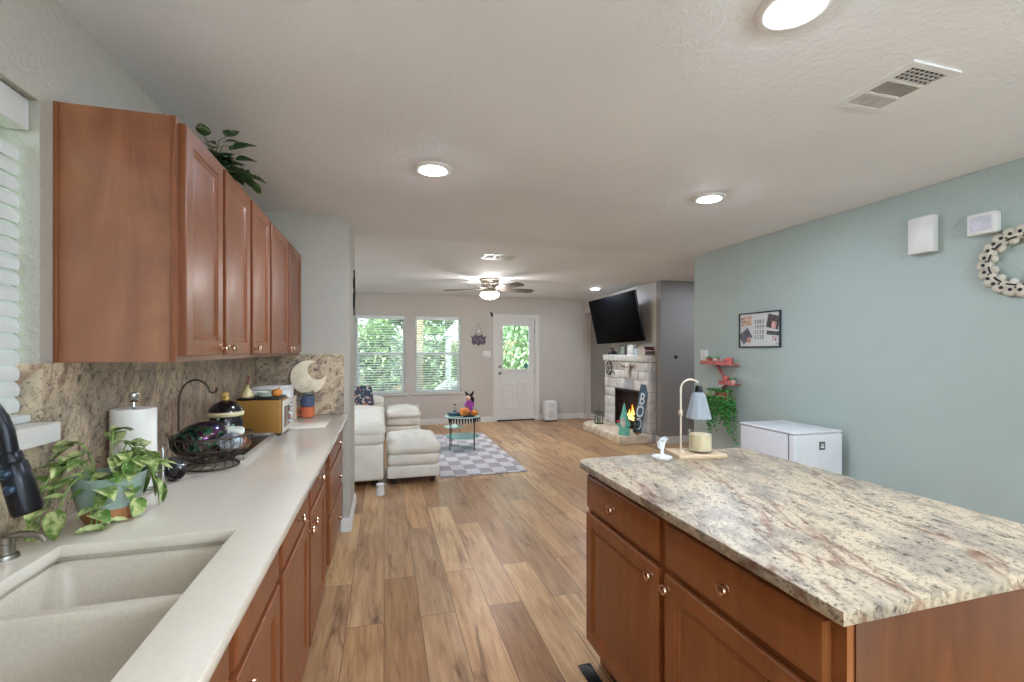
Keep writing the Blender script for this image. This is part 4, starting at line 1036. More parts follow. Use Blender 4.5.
B(-.11, .11, -.07, .07, 0, .235, .004).build('box_body', M_WHITE, bx); B(-.115, .115, -.075, .075, .235, .258, .004).build('box_lid', M_TRIM, bx)
def pumpkin(name, lab, loc, r, m_, grp=None, sq=.78):
    t = thing(name, lab, 'pumpkin', loc, 0, grp)
    prof = [(0, r*.08*2)]+[(r*math.cos(R(a))**.8 if abs(a) < 89 else 0, r*sq*(1+math.sin(R(a)))) for a in range(-75, 76, 15)]+[(0, r*sq*1.86)]
    MB().lathe(prof, n=64, lobes=8, lamp=.16).build('rind', m_, t, True, 60)
    MB().tube([(0, 0, r*sq*1.8), (.01*r/.03, 0, r*sq*2.1), (.018*r/.03, 0, r*sq*2.4)], [r*.16, r*.11, r*.13], 8).build('stem', mat('dry_pumpkin_stem', (150, 128, 76), .7), t)
    return t
M_PUMP = mat('orange_pumpkin', (214, 130, 52), .5, var=.12, scale=30)
pumpkin('small_pumpkin', 'tiny orange pumpkin on the near front corner of the toaster oven', (-.610, 2.965, TT+.0125), .029, M_PUMP)
# mugs and moon at the far end
def mug(x, y, z, m_, lab, rz=0):
    t = thing('mug', lab, 'mug', (x, y, z), rz, 'stacked mugs at the far end of the counter')
    MB().lathe([(.036, 0), (.045, .006), (.048, .02), (.048, .078), (.044, .078), (.043, .014), (0, .010)], n=32).build('cup', m_, t)
    MB().tube([(-.044, 0, .064), (-.062, 0, .066), (-.075, 0, .052), (-.075, 0, .032), (-.062, 0, .018), (-.045, 0, .018)], .0055, 8).build('handle', m_, t)
    return t
mug(-.540, 3.62, TZ, mat('orange_mug_glaze', (206, 104, 66), .3, coat=.4), 'orange mug at the bottom of the stack under the blue one', R(20))
mug(-.540, 3.62, TZ+.0785, mat('slate_blue_mug_glaze', (74, 86, 112), .3, coat=.4), 'slate blue mug stacked on the orange mug', R(20))
ks = thing('key_bowl', 'small grey lumpy figurine on top of the blue mug', 'figurine', (-.530, 3.61, TZ+.157))
o = MB().ball((0, 0, .014), .018, (1.5, 1, .8), 16).ball((.024, 0, .026), .012, (1, 1, 1), 14).ball((-.026, 0, .018), .011, (1, 1, 1), 14).build('figurine_body', mat('grey_stone_resin', (120, 116, 112), .6), ks)
for s in (-1, 1): MB().lathe([(.004, 0), (0, .009)], (.024, s*.006, .035), 8).build('ear', MATS['grey_stone_resin'], ks)
ks.name = 'cat_figurine'
mo = thing('moon_ornament', 'large cream crescent moon with a sleepy face leaning on the end backsplash', 'ornament', (-.545, 3.695, TZ+.29), R(0))
Ro, Ri, Dc, ph_ = .125, .066, .076, R(38)
al = math.acos((Ro*Ro+Dc*Dc-Ri*Ri)/(2*Ro*Dc)); off = Vector((Dc*math.cos(ph_), Dc*math.sin(ph_)))
oa = [(Ro*math.cos(a), Ro*math.sin(a)) for a in [ph_+al+(2*PI-2*al)*i/44 for i in range(45)]]
e0, e1 = Vector(oa[0])-off, Vector(oa[-1])-off
a0 = math.atan2(e1.y, e1.x); a1 = math.atan2(e0.y, e0.x)
while a1 > a0: a1 -= 2*PI
ia = [(off.x+Ri*math.cos(a0+(a1-a0)*i/30), off.y+Ri*math.sin(a0+(a1-a0)*i/30)) for i in range(1, 30)]
Mm = Matrix.Rotation(R(90), 4, 'X')
m = MB().prism(oa+ia, .024, Matrix.Translation((0, .012, 0)) @ Mm, .005)
m.build('crescent', mat('ivory_painted_wood', (236, 218, 190), .6, var=.04), mo, True, 40)
fm = MB()
fm.tube([(-.01+.014*math.cos(R(a)), -.013, -.072+.010*math.sin(R(a))) for a in range(190, 351, 20)], .0013, 6)
fm.tube([(-.045+.010*math.cos(R(a)), -.013, -.058+.007*math.sin(R(a))) for a in range(190, 351, 20)], .0013, 6)
fm.tube([(-.030+.012*math.cos(R(a)), -.013, -.085+.006*math.sin(R(a))) for a in range(190, 351, 20)], .0015, 6)
fm.build('face_lines', mat('brown_ink', (112, 90, 72), .6), mo)
# stand / boxes behind the mugs
ms = thing('candle_jar', 'tall pale ribbed canister beside the toaster oven, under the moon', 'canister', (-.645, 3.60, TZ))
MB().lathe([(.035, 0), (.038, .006), (.036, .05), (.038, .055), (.036, .10), (.038, .105), (.034, .15), (0, .152)], n=28).build('canister_body', mat('beige_ceramic', (206, 188, 164), .5, var=.05), ms)
MB().lathe([(.035, .152), (.036, .160), (.01, .166), (.012, .176), (0, .18)], n=24).build('canister_lid', MATS['beige_ceramic'], ms)
ms.name = 'canister'
o = B(-.115, .115, -.19, .19, 0, .006, .003).build('pale_slab', mat('smooth_pale_slab', (236, 226, 210), .12, var=.01), None); o.location = (-.475, 3.28, TZ); tag(o, 'thin pale slab lying on the far end of the counter', 'cutting board')  # thin slab that makes the pale patch on the counter
# ivy on top of the wall cabinets
iv = thing('silk_plant', 'dark green silk plant with pale leaf tips on top of the wall cabinets', 'plant', (-.70, 2.20, CZ1)); iv.scale = (.92, .92, .74)
MB().lathe([(.035, 0), (.05, .07), (.052, .08), (.044, .08), (.042, .06), (0, .06)], n=24).build('pot', M_WHITE, iv)
mb = MB(); stm = MB(); rnd = random.Random(3)
for i in range(20):
    a = rnd.uniform(-2.9, 2.9); dx, dy = math.cos(a), math.sin(a)
    if i % 3 == 0: dx, dy = rnd.uniform(.3, 1), rnd.uniform(-1, .9)
    rc = rnd.uniform(.05, .13); e = Vector((dx*rc, dy*rc*1.7, rnd.uniform(.04, .09)))
    stm.tube([(0, 0, .06), (e.x*.5, e.y*.5, e.z*.9), tuple(e)], .002, 5)
    for k in range(2): mb.leaf(e*(1-.3*k)+Vector((0, 0, .02*k)), (dx+rnd.uniform(-.5, .5), dy+rnd.uniform(-.5, .5), rnd.uniform(-.5, .2)), rnd.uniform(.08, .11), .062, droop=.35, heart=False)
for (e, d) in (((.13, .10, .05), (.6, .9, -.9)), ((.10, .16, .08), (.4, 1, -.5)), ((.12, -.22, .14), (.6, -.6, .1)), ((.06, -.28, .10), (.2, -1, .3)), ((.12, -.12, .14), (1, 0, .3))):
    stm.tube([(0, 0, .06), (e[0]*.5, e[1]*.5, e[2]+.03), e], .002, 5); mb.leaf(e, d, .10, .052, droop=.2); mb.leaf(Vector(e)*.8+Vector((0, 0, .02)), (d[0], -d[1], .5), .08, .045, droop=.2)
for v in mb.bm.verts: v.co.x = max(v.co.x, -.2); v.co.z = max(v.co.z, .008 if v.co.x < .09 else -.2)
stm.build('stems', M_STEM, iv); mb.build('leaves', M_LEAFD, iv, True, 180)
# dark ornament on the end face of the return wall
wo_ = thing('wrought_wall_ornament', 'thin dark iron scroll ornament on the narrow end of the dividing wall', 'wall ornament', (RWX+.001, 4.22, 1.93))
m = MB()
for s in (1, -1):
    m.tube([(.006, .05*math.sin(R(a))*s, .02+s*.09+.08*math.cos(R(a))) for a in range(0, 300, 20)], .006, 6)
m.tube([(.006, 0, -.2), (.012, 0, 0), (.006, 0, .2)], .006, 6); m.build('scroll', M_BRONZE, wo_)
wo_.location.z = 1.91

# ================================================================== LIVING ROOM
def cushion(x0, x1, y0, y1, z0, z1, puff=.03, seed=0, n=14, rk=.8):
    """soft box cushion: subdivided box bulging at its middles with small wrinkles"""
    from mathutils import noise
    b = bmesh.new(); bmesh.ops.create_cube(b, size=2)
    bmesh.ops.subdivide_edges(b, edges=b.edges, cuts=n, use_grid_fill=True)
    cx, cy, cz = (x0+x1)/2, (y0+y1)/2, (z0+z1)/2; hx, hy, hz = (x1-x0)/2, (y1-y0)/2, (z1-z0)/2
    r = min(hx, hy, hz)*rk
    for v in b.verts:
        p = Vector((v.co.x*hx, v.co.y*hy, v.co.z*hz))
        inner = Vector((max(-hx+r, min(hx-r, p.x)), max(-hy+r, min(hy-r, p.y)), max(-hz+r, min(hz-r, p.z))))
        d = p-inner
        if d.length > 1e-6: p = inner+d.normalized()*min(d.length, r)
        bul = (1-v.co.x**2)*(1-v.co.y**2)
        p.z += puff*bul*(1 if v.co.z > 0 else -.15)
        p += noise.noise_vector((p+Vector((seed, seed, seed)))*9)*.006
        if v.co.z > 0: p.z += .006*math.sin(noise.noise(p*6+Vector((seed, 0, 0)))*9)
        v.co = p+Vector((cx, cy, cz))
    m = MB(); m._merge(b); return m
def sofa_leg(t, x, y): MB().lathe([(.022, 0), (.028, .06), (.028, .062), (0, .062)], (x, y, 0), 14).build('leg', MAT_LEG, t)
MAT_LEG = mat('dark_wood_leg', (48, 34, 26), .5)
sf = thing('leather_sofa', 'long ivory leather sofa with its near end beside the dividing wall', 'sofa', (0, 0, 0))
SX0, SX1, SY0, SY1 = -.98, -.005, 4.86, 7.92
B(SX0+.01, SX1-.03, SY0+.1, SY1-.1, .06, .30, .03, 4).build('base_frame', M_LEATHER, sf)
B(SX0, SX1, SY0, SY0+.24, .065, .44, .03, 4).build('arm', M_LEATHER, sf)
cushion(SX0, SX1+.01, SY0-.01, SY0+.25, .43, .55, .02, 3).build('arm_pad', M_LEATHER, sf, True, 180)
cushion(SX0, SX1+.02, SY0+.0, SY0+.27, .535, .60, .035, 4).build('arm_pad', M_LEATHER, sf, True, 180)
B(SX0, SX1, SY1-.24, SY1, .065, .55, .03, 4).build('arm', M_LEATHER, sf)
cushion(SX0, SX1, SY1-.25, SY1+.01, .54, .64, .03, 5).build('arm_pad', M_LEATHER, sf, True, 180)
for i in range(3):
    a = SY0+.25+i*(SY1-SY0-.50)/3; b_ = a+(SY1-SY0-.50)/3-.01
    cushion(SX0+.25, SX1-.0, a, b_, .28, .44, .02, i+7).build('seat_cushion', M_LEATHER, sf, True, 180)
    cushion(SX0+.25, SX1+.005, a+.01, b_-.01, .41, .50, .065, i+17, 16, .98).build('seat_cushion', M_LEATHER, sf, True, 180)
    cushion(SX0, SX0+.30, a, b_, .42, .88, .03, i+27).build('back_cushion', M_LEATHER, sf, True, 180)
for x in (SX0+.1, SX1-.08):
    for y in (SY0+.08, (SY0+SY1)/2, SY1-.08): sofa_leg(sf, x, y)
def ottoman(x0, x1, y0, y1, label, s):
    t = thing('leather_ottoman', label, 'ottoman', ((x0+x1)/2, (y0+y1)/2, 0), 0, 'ivory leather ottomans in front of the sofa')
    w_, d_ = (x1-x0)/2, (y1-y0)/2
    B(-w_, w_, -d_, d_, .065, .19, .02, 3).build('base_frame', M_LEATHER, t)
    cushion(-w_, w_, -d_, d_, .185, .33, .0, s).build('middle_cushion', M_LEATHER, t, True, 180)
    cushion(-w_-.01, w_+.01, -d_-.02, d_+.01, .305, .435, .065, s+1, 18, .98).build('top_cushion', M_LEATHER, t, True, 180)
    for x in (-w_+.07, w_-.07):
        for y in (-d_+.06, d_-.06): sofa_leg(t, x, y)
ottoman(.03, .575, 4.88, 5.60, 'near ivory leather ottoman with puffed top beside the rug', 2)
ottoman(.03, .56, 7.45, 8.15, 'far ivory leather ottoman below the far windows', 9)
tw = thing('throw_pillow', 'dark patterned throw pillow on the far end of the sofa', 'pillow', (-.33, 7.50, .50), R(20))
s_ = NT('patterned_fabric'); vo = s_.n('TexVoronoi'); vo.inputs['Scale'].default_value = 30; s_.l(s_.coord(), vo.inputs['Vector'])
s_.base(s_.ramp(vo.outputs['Color'], [(.2, (46, 60, 84)), (.4, (150, 110, 96)), (.55, (178, 170, 160)), (.7, (70, 64, 84)), (.85, (60, 90, 90))], 'CONSTANT')); s_.b.inputs['Roughness'].default_value = .9
o = cushion(-.19, .19, -.07, .07, 0, .36, .0, 5).build('pillow_body', s_.m, tw, True, 180); o.rotation_euler = (R(-25), 0, 0)
# diffuser cup on the floor
o = MB().lathe([(.036, 0), (.040, .004), (.036, .10), (.038, .108), (.03, .112), (0, .113)], n=24).build('white_cup', M_WHITE, None)
o.location = (-.035, 4.60, 0); tag(o, 'white cup-shaped canister on the floor at the near foot of the sofa', 'canister')
# rug
s_ = NT('checker_rug'); ck = s_.n('TexChecker'); ck.inputs['Scale'].default_value = 1/.152; s_.l(s_.coord((1, .72, 1)), ck.inputs['Vector'])
n1 = s_.noise(s_.coord(), 60, 3); cc = s_.mix(ck.outputs['Fac'], (214, 214, 218), (164, 156, 162))
s_.base(s_.mix(.25, cc, s_.ramp(n1, [(.3, (140, 132, 132)), (.7, (226, 222, 222))]))); s_.b.inputs['Roughness'].default_value = .95; s_.bump(s_.noise(s_.coord(), 220, 2), .5, .005)
o = B(.605, 1.60, 5.02, 7.56, .001, .012, .004).build('checkered_rug', s_.m, None); tag(o, 'grey and white checkered rug on the living room floor', 'rug')
# coffee table
tb = thing('round_side_table', 'round thin-legged glass table with teal lower tiers on the checkered rug', 'table', (1.075, 6.42, .012))
M_LEGM = mat('dark_table_metal', (86, 88, 92), .35, .7)
M_TT = mat('pale_teal_glass', (196, 226, 224), .08, coat=.5); M_TT2 = mat('teal_shelf', (96, 190, 186), .2, coat=.4)
MB().lathe([(0, .452), (.25, .452), (.253, .456), (.25, .460), (0, .460)], n=48).build('table_top', M_TT, tb)
m = MB(); m.ring((0, 0, .449), .245, .004, 48); m.build('top_ring', M_LEGM, tb)
for i in range(4):
    a = R(45+90*i-12); MB().tube([(.235*math.cos(a), .235*math.sin(a), 0), (.235*math.cos(a), .235*math.sin(a), .449)], .0075, 8).build('leg', M_LEGM, tb)
MB().lathe([(0, .31), (.14, .31), (.142, .314), (.14, .318), (0, .318)], (-.13, 0, 0), 40).build('middle_tier', M_TT, tb)
MB().lathe([(0, .17), (.235, .17), (.237, .175), (.235, .180), (0, .180)], (0, 0, 0), 40).build('lower_tier', M_TT2, tb)
bt = thing('glass_bottle', 'small clear bottle with a dark stopper on the round table', 'bottle', (0.970, 6.46, .472+.045))
MB().lathe([(.022, 0), (.024, .005), (.022, .06), (.009, .08), (.008, .10), (0, .10)], n=20).build('bottle_glass', M_CGLASS, bt)
MB().lathe([(.011, .10), (.012, .125), (0, .127)], n=14).build('stopper', M_BLACK, bt); MB().lathe([(.0235, .012), (.0238, .03), (0, .03)], n=18).build('bottle_label', M_BLACK, bt)
o = B(-.085, .085, -.06, .06, 0, .044, .004).build('teal_box', mat('dark_teal_box', (38, 78, 92), .5, var=.25, scale=30), None); o.location = (0.965, 6.46, .472+.0005); o.rotation_euler.z = R(8); tag(o, 'flat dark teal box on the left of the round table', 'box')
fb = thing('halloween_basket', 'wire basket with black trim holding pumpkins on the round table', 'basket', (1.155, 6.36, .4725))
m = MB(); m.ring((0, 0, .004), .085, .003, 36); m.ring((0, 0, .062), .12, .0045, 40)
for i in range(24):
    a = 2*PI*i/24; m.tube([(.085*math.cos(a), .085*math.sin(a), .004), (.11*math.cos(a+.1), .11*math.sin(a+.1), .03), (.12*math.cos(a), .12*math.sin(a), .062)], .002, 5)
m.build('wire_frame', M_BLACK, fb)
m = MB().lathe([(.0, .003), (.083, .003), (.083, .007), (0, .007)], n=30); m.build('basket_floor', M_BLACK, fb)
gl = thing('scalloped_garland', 'black pointed garland hanging from the rim of the round table', 'garland', (1.075, 6.42, .452+.012))
m = MB()
for i in range(14):
    a = R(215+i*9); p = Vector((.258*math.cos(a), .258*math.sin(a), 0)); tdir = Vector((-math.sin(a), math.cos(a), 0))
    f_ = Matrix(((tdir.x, 0, math.cos(a), p.x), (tdir.y, 0, math.sin(a), p.y), (0, 1, 0, 0), (0, 0, 0, 1)))
    m.prism([(-.017, 0), (.017, 0), (.012, -.04-.015*(i % 2)), (0, -.075), (-.012, -.04)], .002, f_)
m.build('pennants', M_BLACK, gl)
PZ = .4725
pumpkin('orange_pumpkin', 'larger orange pumpkin at the left in the wire basket', (1.090, 6.33, PZ+.010), .078, M_PUMP, None, .72)
pumpkin('orange_pumpkin', 'smaller orange pumpkin at the right in the wire basket', (1.220, 6.285, PZ+.012), .055, M_PUMP, None, .72)
dl = thing('witch_doll', 'small witch doll in purple with dark hair and pointed black hat bits above the pumpkins', 'doll', (1.175, 6.47, PZ+.010))
MB().lathe([(.03, .0), (.05, .02), (.058, .08), (.045, .16), (.028, .20), (0, .21)], n=20).build('purple_dress', mat('purple_cloth', (170, 76, 170), .8, var=.1), dl)
MB().ball((-.01, -.01, .235), .036, (1, 1, 1.08), 18).build('head', mat('doll_skin', (224, 186, 160), .6), dl)
o = MB().ball((.008, .008, .245), .042, (1, 1, 1.1), 18).tube([(.03, 0, .25), (.055, .01, .22), (.06, .01, .13)], [.028, .024, .010], 8).build('hair', mat('black_yarn', (34, 26, 28), .9, bump=.4), dl); rough_it(o, .004, 1, 60)
m = MB()
for s in (-1, 1): m.lathe([(.022, 0), (.014, .04), (0, .075)], (.008+s*.03, 0, .275), 10, Matrix.Rotation(s*R(28), 4, 'Y'))
m.build('hat_points', MATS['black_yarn'], dl)
for s in (-1, 1): MB().tube([(s*.03, -.01, .185), (s*.062, -.03, .14), (s*.055, -.05, .11)], [.013, .011, .008], 8).build('sleeve', MATS['purple_cloth'], dl)
# wall ornament between window and door
go = thing('bat_wall_sign', 'dark hanging halloween sign with a looped cord between the far window and the door', 'wall sign', (1.77, FY-.002, 1.62))
M_SIGN = mat('purple_grey_sign', (92, 84, 98), .7, var=.2, scale=40)
pl = [(-.13, .0), (-.16, .07), (-.10, .04), (-.07, .09), (0, .06), (.07, .09), (.10, .04), (.16, .07), (.13, .0), (.14, -.07), (.09, -.12), (.05, -.09), (0, -.14), (-.05, -.09), (-.09, -.12), (-.14, -.07)]
MB().prism(pl, .012, Matrix.Translation((0, 0, 0)) @ Matrix.Rotation(R(90), 4, 'X'), .002).build('sign_board', M_SIGN, go)
MB().tube([(-.075, -.006, .08), (0, -.004, .33), (.075, -.006, .08)], .0035, 6).build('cord', M_BRONZE, go)
MB().ball((0, -.012, .14), .032, (1, .35, 1), 16).build('round_charm', M_WHITE, go)
text_mb('BOO', .09, .001, Matrix.Translation((0, -.0135, -.02)) @ Matrix.Rotation(R(90), 4, 'X')).build('lettering', mat('pale_lilac', (150, 140, 158), .6), go) if False else None
m = MB()
for x in (-.08, -.03, .03, .08): m.ball((x, -.0135, -.02+.015*math.sin(x*60)), .014, (1, .25, 1.3), 10)
m.build('pale_spots', mat('pale_lilac', (156, 146, 160), .6), go)
# air purifier
ap = thing('air_purifier', 'white tower air purifier standing on the floor right of the garden door', 'air purifier', (3.17, 8.50, 0))
B(-.125, .125, -.10, .10, .015, .40, .03, 4).build('case', M_WHITE, ap)
B(-.115, .115, -.09, .09, 0, .03, .005).build('base', M_BLACK, ap)
m = MB(); m.ring((0, -.101, .32), .035, .005, 24, Matrix.Rotation(R(90), 4, 'X'))
for i in range(6): m.box(-.055, .055, -.103, -.099, .08+i*.025, .088+i*.025)
m.build('grille', mat('soft_grey', (176, 174, 172), .5), ap)

# ------------------------------------------------------------------ fireplace
fp = thing('fireplace', 'whitewashed stone fireplace with raised hearth and lit fire', 'fireplace', (0, 0, 0))
s_ = NT('whitewashed_stone'); v = s_.coord(); n1 = s_.noise(v, 9, 5, .65); gi = s_.n('NewGeometry')
c1 = s_.ramp(n1, [(.3, (206, 205, 204)), (.5, (236, 235, 233)), (.75, (248, 247, 246))])
c2 = s_.ramp(gi.outputs['Random Per Island'], [(0, (222, 216, 210)), (.3, (248, 246, 244)), (.6, (240, 232, 226)), (.85, (252, 251, 250)), (1, (200, 202, 208))])
s_.base(s_.mix(1, c1, c2, 'MULTIPLY')); s_.b.inputs['Roughness'].default_value = .9; s_.bump(s_.noise(v, 30, 5, .7), .6, .01); M_STONE = s_.m
M_MORT = mat('grey_mortar', (192, 187, 182), .95, var=.1, bump=.4)
SX = 3.86; OY0, OY1, OZ0, OZ1 = 6.30, 7.12, .13, .76
S0, S1, SZ = 6.09, 7.50, 1.22
wall_holes('x', SX+.012, FX-SX-.013, S0+.004, S1-.004, 0, SZ, [(OY0, OY1, OZ0, OZ1)]).build('mortar_core', M_MORT, fp, False)
m = MB(); rnd = random.Random(21)
def stone(y0, y1, z0, z1, dep=None, x1=None):
    d_ = rnd.uniform(-.004, .010) if dep is None else dep
    g_ = .006
    b = bmesh.new(); bmesh.ops.create_cube(b, size=1)
    for q in b.verts: q.co = Vector(((SX-d_+SX+.03)/2+q.co.x*(.03+d_), (y0+y1)/2+q.co.y*(y1-y0-g_)+rnd.uniform(-.003, .003), (z0+z1)/2+q.co.z*(z1-z0-g_)+rnd.uniform(-.003, .003)))
    bmesh.ops.bevel(b, geom=list(b.edges), offset=.008, segments=2, profile=.5, affect='EDGES'); m._merge(b)
rows = [.13, .29, .43, .60, .76, .93, 1.07, 1.215]
prev = 0
for z0, z1 in zip(rows, rows[1:]):
    spans = [(S0, OY0-.01), (OY1+.01, S1)] if z1 <= .77 else [(S0, S1)]
    for a, b_ in spans:
        L_ = b_-a; n_ = max(1, round(L_/rnd.uniform(.22, .32)));
        if L_ < .35: n_ = 1
        cuts = [a]+sorted(a+L_*(i+rnd.uniform(-.22, .22))/n_ for i in range(1, n_))+[b_]
        for p, q in zip(cuts, cuts[1:]): stone(p, q, z0, z1)
m.build('stone_facing', M_STONE, fp, True, 40)
m = MB()   # side facing towards the viewer
for z0, z1 in zip([.0]+rows, rows): m.box(SX+.004, FX-.004, S0-.012, S0+.004, z0+.003, z1-.003, .005)
m.build('side_stones', M_STONE, fp, True, 40)
m = MB()
hp = [(3.36, 6.04), (3.37, 7.36), (3.44, 7.47), (3.60, 7.60), (SX, 7.60), (SX, 6.04)]
m.prism(hp, .125, Matrix.Translation((0, 0, 0)), .010)
hs = m.build('hearth', mat('cream_limestone', (222, 206, 182), .85, var=.1, scale=9, bump=.6, bscale=25), fp, True, 40)
B(3.82, FX-.001, S0-.012, S1+.0, 1.222, 1.325, .010, 3).build('mantel', mat('whitewashed_mantel', (218, 214, 206), .7, var=.08, scale=14, bump=.5, bscale=30), fp)
M_SOOT = mat('dark_firebrick', (48, 36, 32), .95, var=.35, scale=14, bump=.5)
m = MB(); 
m.box(SX+.03, FX-.003, OY0+.001, OY0+.02, OZ0, OZ1); m.box(SX+.03, FX-.003, OY1-.02, OY1-.001, OZ0, OZ1)
m.box(FX-.006, FX-.0025, OY0+.02, OY1-.02, OZ0, OZ1); m.box(SX+.03, FX-.01, OY0+.02, OY1-.02, OZ1-.02, OZ1-.001); m.box(SX+.01, FX-.01, OY0+.02, OY1-.02, OZ0-.004, OZ0+.008)
m.build('firebox', M_SOOT, fp, False)
m = MB()
for q in ((OY0+.001, OY0+.03, OZ0+.01, OZ1-.001), (OY1-.03, OY1-.001, OZ0+.01, OZ1-.001), (OY0+.03, OY1-.03, OZ1-.035, OZ1-.001)): m.box(SX-.004, SX+.028, q[0], q[1], q[2], q[3], .003)
m.build('black_surround', M_BLACK, fp)
yc = 6.62
lg = MB()
for (ya, yb, z, x) in ((yc-.2, yc+.2, .19, SX+.08), (yc-.17, yc+.18, .235, SX+.06), (yc-.1, yc+.2, .26, SX+.085)): lg.tube([(x, ya, z), (x+.004, (ya+yb)/2, z+.012), (x-.004, yb, z)], .026, 10)
lg.build('logs', mat('charred_log', (50, 34, 26), .95, var=.5, scale=20, bump=.6), fp)
gr = MB()
for i in range(6): gr.tube([(SX+.05, yc-.2+i*.08, .145), (SX+.045, yc-.2+i*.08, .165), (SX+.1, yc-.2+i*.08, .165)], .006, 6)
gr.build('grate', M_BLACK, fp)
s_ = NT('flame'); em = s_.n('Emission'); tc = s_.n('TexCoord'); sx = s_.n('SeparateXYZ'); s_.l(tc.outputs['Object'], sx.inputs[0])
mr = s_.n('MapRange'); mr.inputs[1].default_value = .24; mr.inputs[2].default_value = .50; s_.l(sx.outputs['Z'], mr.inputs[0])
s_.l(s_.ramp(mr.outputs[0], [(0, (255, 214, 130)), (.5, (255, 186, 80)), (1, (246, 130, 40))]), em.inputs[0]); em.inputs[1].default_value = 1.6; s_.l(em.outputs[0], s_.out.inputs[0])
fl = MB()
for (y, hgt, r_, ln) in ((yc+.10, .17, .035, .02), (yc+.04, .26, .045, -.03), (yc-.03, .17, .05, .02), (yc-.09, .13, .04, -.03), (yc+.14, .10, .03, .03), (yc-.14, .08, .03, .0)):
    fl.tube([(SX+.055, y, .26), (SX+.052, y+ln*.2, .26+hgt*.25), (SX+.055, y+ln, .26+hgt*.6), (SX+.055, y+ln*.4, .26+hgt)], [r_*.5, r_*.8, r_*.4, .002], 8)
fl.build('flames', s_.m, fp)
# skull and antler ornaments on the fireplace face
sk_ = thing('longhorn_skull', 'white longhorn skull with brown horns hung below the mantel', 'skull ornament', (SX-.014, 6.62, 1.12))
M_BONE = mat('bleached_bone', (232, 226, 214), .6, var=.04)
MB().lathe([(.012, -.17), (.028, -.16), (.034, -.12), (.030, -.06), (.058, -.01), (.066, .03), (.05, .065), (0, .075)], (-.03, 0, 0), 20, None, .55, 1).build('cranium', M_BONE, sk_)
for s in (-1, 1):
    MB().tube([(-.03, s*.05, .03), (-.035, s*.12, .015), (-.04, s*.2, .03), (-.04, s*.25, .075)], [.018, .016, .011, .004], 10).build('horn', mat('brown_horn', (120, 96, 78), .4, var=.2), sk_)
m = MB()
for s in (-1, 1): m.ball((-.058, s*.034, .005), .013, (.5, 1, 1.2), 10)
m.build('eye_socket', M_BLACK, sk_)
wv = thing('twig_wreath', 'small dark twisted twig wreath at the far side below the mantel', 'wreath', (SX-.012, 7.28, 1.09))
m = MB(); rnd = random.Random(4)
for k in range(6):
    ph_ = rnd.uniform(0, 6); m.tube([(-.02+.012*math.sin(3*2*PI*i/30+ph_), (.105+.018*math.sin(4*2*PI*i/30+ph_))*math.cos(2*PI*i/30), (.105+.018*math.sin(4*2*PI*i/30+ph_))*math.sin(2*PI*i/30)) for i in range(30)], .006, 5, True)
m.tube([(-.02, -.10, .02), (-.02, .02, -.02), (-.02, .09, .05)], .007, 5); m.tube([(-.02, -.02, -.10), (-.022, .02, .0), (-.02, -.03, .10)], .007, 5); m.tube([(-.02, -.08, -.06), (-.02, -.16, -.05), (-.02, -.20, -.10)], .007, 5)
m.build('twigs', mat('dark_twig', (74, 64, 58), .9, var=.2), wv)
# mantel items
MZ = 1.3255
def book(x, y, z, lx, ly, h, col, lab, rz=0):
    t = thing('book', lab, 'book', (x, y, z), rz, 'books stacked on the mantel')
    cm = mat('book_cover_%d_%d' % (col[0], col[2]), col, .5)
    m = MB(); m.box(-lx/2, lx/2, -ly/2, ly/2, 0, .003); m.box(-lx/2, lx/2, -ly/2, ly/2, h-.003, h); m.box(-lx/2, lx/2, -ly/2, -ly/2+.004, .003, h-.003)
    m.build('cover', cm, t, False)
    B(-lx/2+.004, lx/2-.004, -ly/2+.004, ly/2-.005, .003, h-.003).build('pages', mat('book_pages', (226, 220, 206), .9, var=.06, scale=80), t, False)
z = MZ
for i, (h, col, lab, d_) in enumerate(((.032, (120, 108, 104), 'thick grey-brown book at the bottom of the mantel stack', 0), (.030, (88, 62, 62), 'dark brown book second from the bottom of the mantel stack', 4), (.014, (216, 206, 200), 'thin white book in the middle of the mantel stack', -3), (.030, (120, 40, 52), 'maroon book second from the top of the mantel stack', 3), (.022, (74, 40, 50), 'dark plum book on top of the mantel stack', -2))):
    book(3.885, 6.20+.004*i, z, .16, .22, h, col, lab, R(d_)); z += h+.0008
pb = thing('tabletop_frame', 'grey framed picture standing at the middle of the mantel under the television', 'picture', (3.90, 6.93, MZ))
m = MB()
for q in ((-.09, -.075, 0, .16), (.075, .09, 0, .16), (-.075, .075, 0, .015), (-.075, .075, .145, .16)): m.box(-.012, .0, q[0], q[1], q[2], q[3], .002)
m.build('frame', mat('dark_green_grey', (66, 80, 78), .5), pb); B(-.006, -.001, -.075, .075, .015, .145).build('picture_print', mat('grey_green_print', (160, 176, 164), .6, var=.25, scale=30), pb)
o = B(-.03, .03, -.09, .09, 0, .165, .004).build('white_mantel_box', M_WHITE, None); o.location = (3.885, 6.62, MZ); tag(o, 'plain white box on the mantel beside the book stack', 'box')
o = B(-.04, .04, -.07, .07, 0, .10, .004).build('pale_blue_box', mat('pale_blue_box', (190, 206, 212), .5), None); o.location = (3.885, 6.42, MZ); tag(o, 'pale blue-white box on the mantel between the white box and the books', 'box')
ca = thing('toy_car', 'small black model car on the far end of the mantel', 'model car', (3.88, 7.25, MZ))
MB().box(-.035, .035, -.10, .10, .014, .042, .010, 3).box(-.028, .028, -.05, .045, .04, .066, .012, 3).build('car_body', M_BLACK, ca)
for sx_ in (-1, 1):
    for sy in (-1, 1): MB().lathe([(.016, -.006), (.018, 0), (.016, .006), (0, .006)], (sx_*.035, sy*.06, .018), 14, Matrix.Rotation(R(90), 4, 'Y')).build('wheel', M_BRONZE, ca)
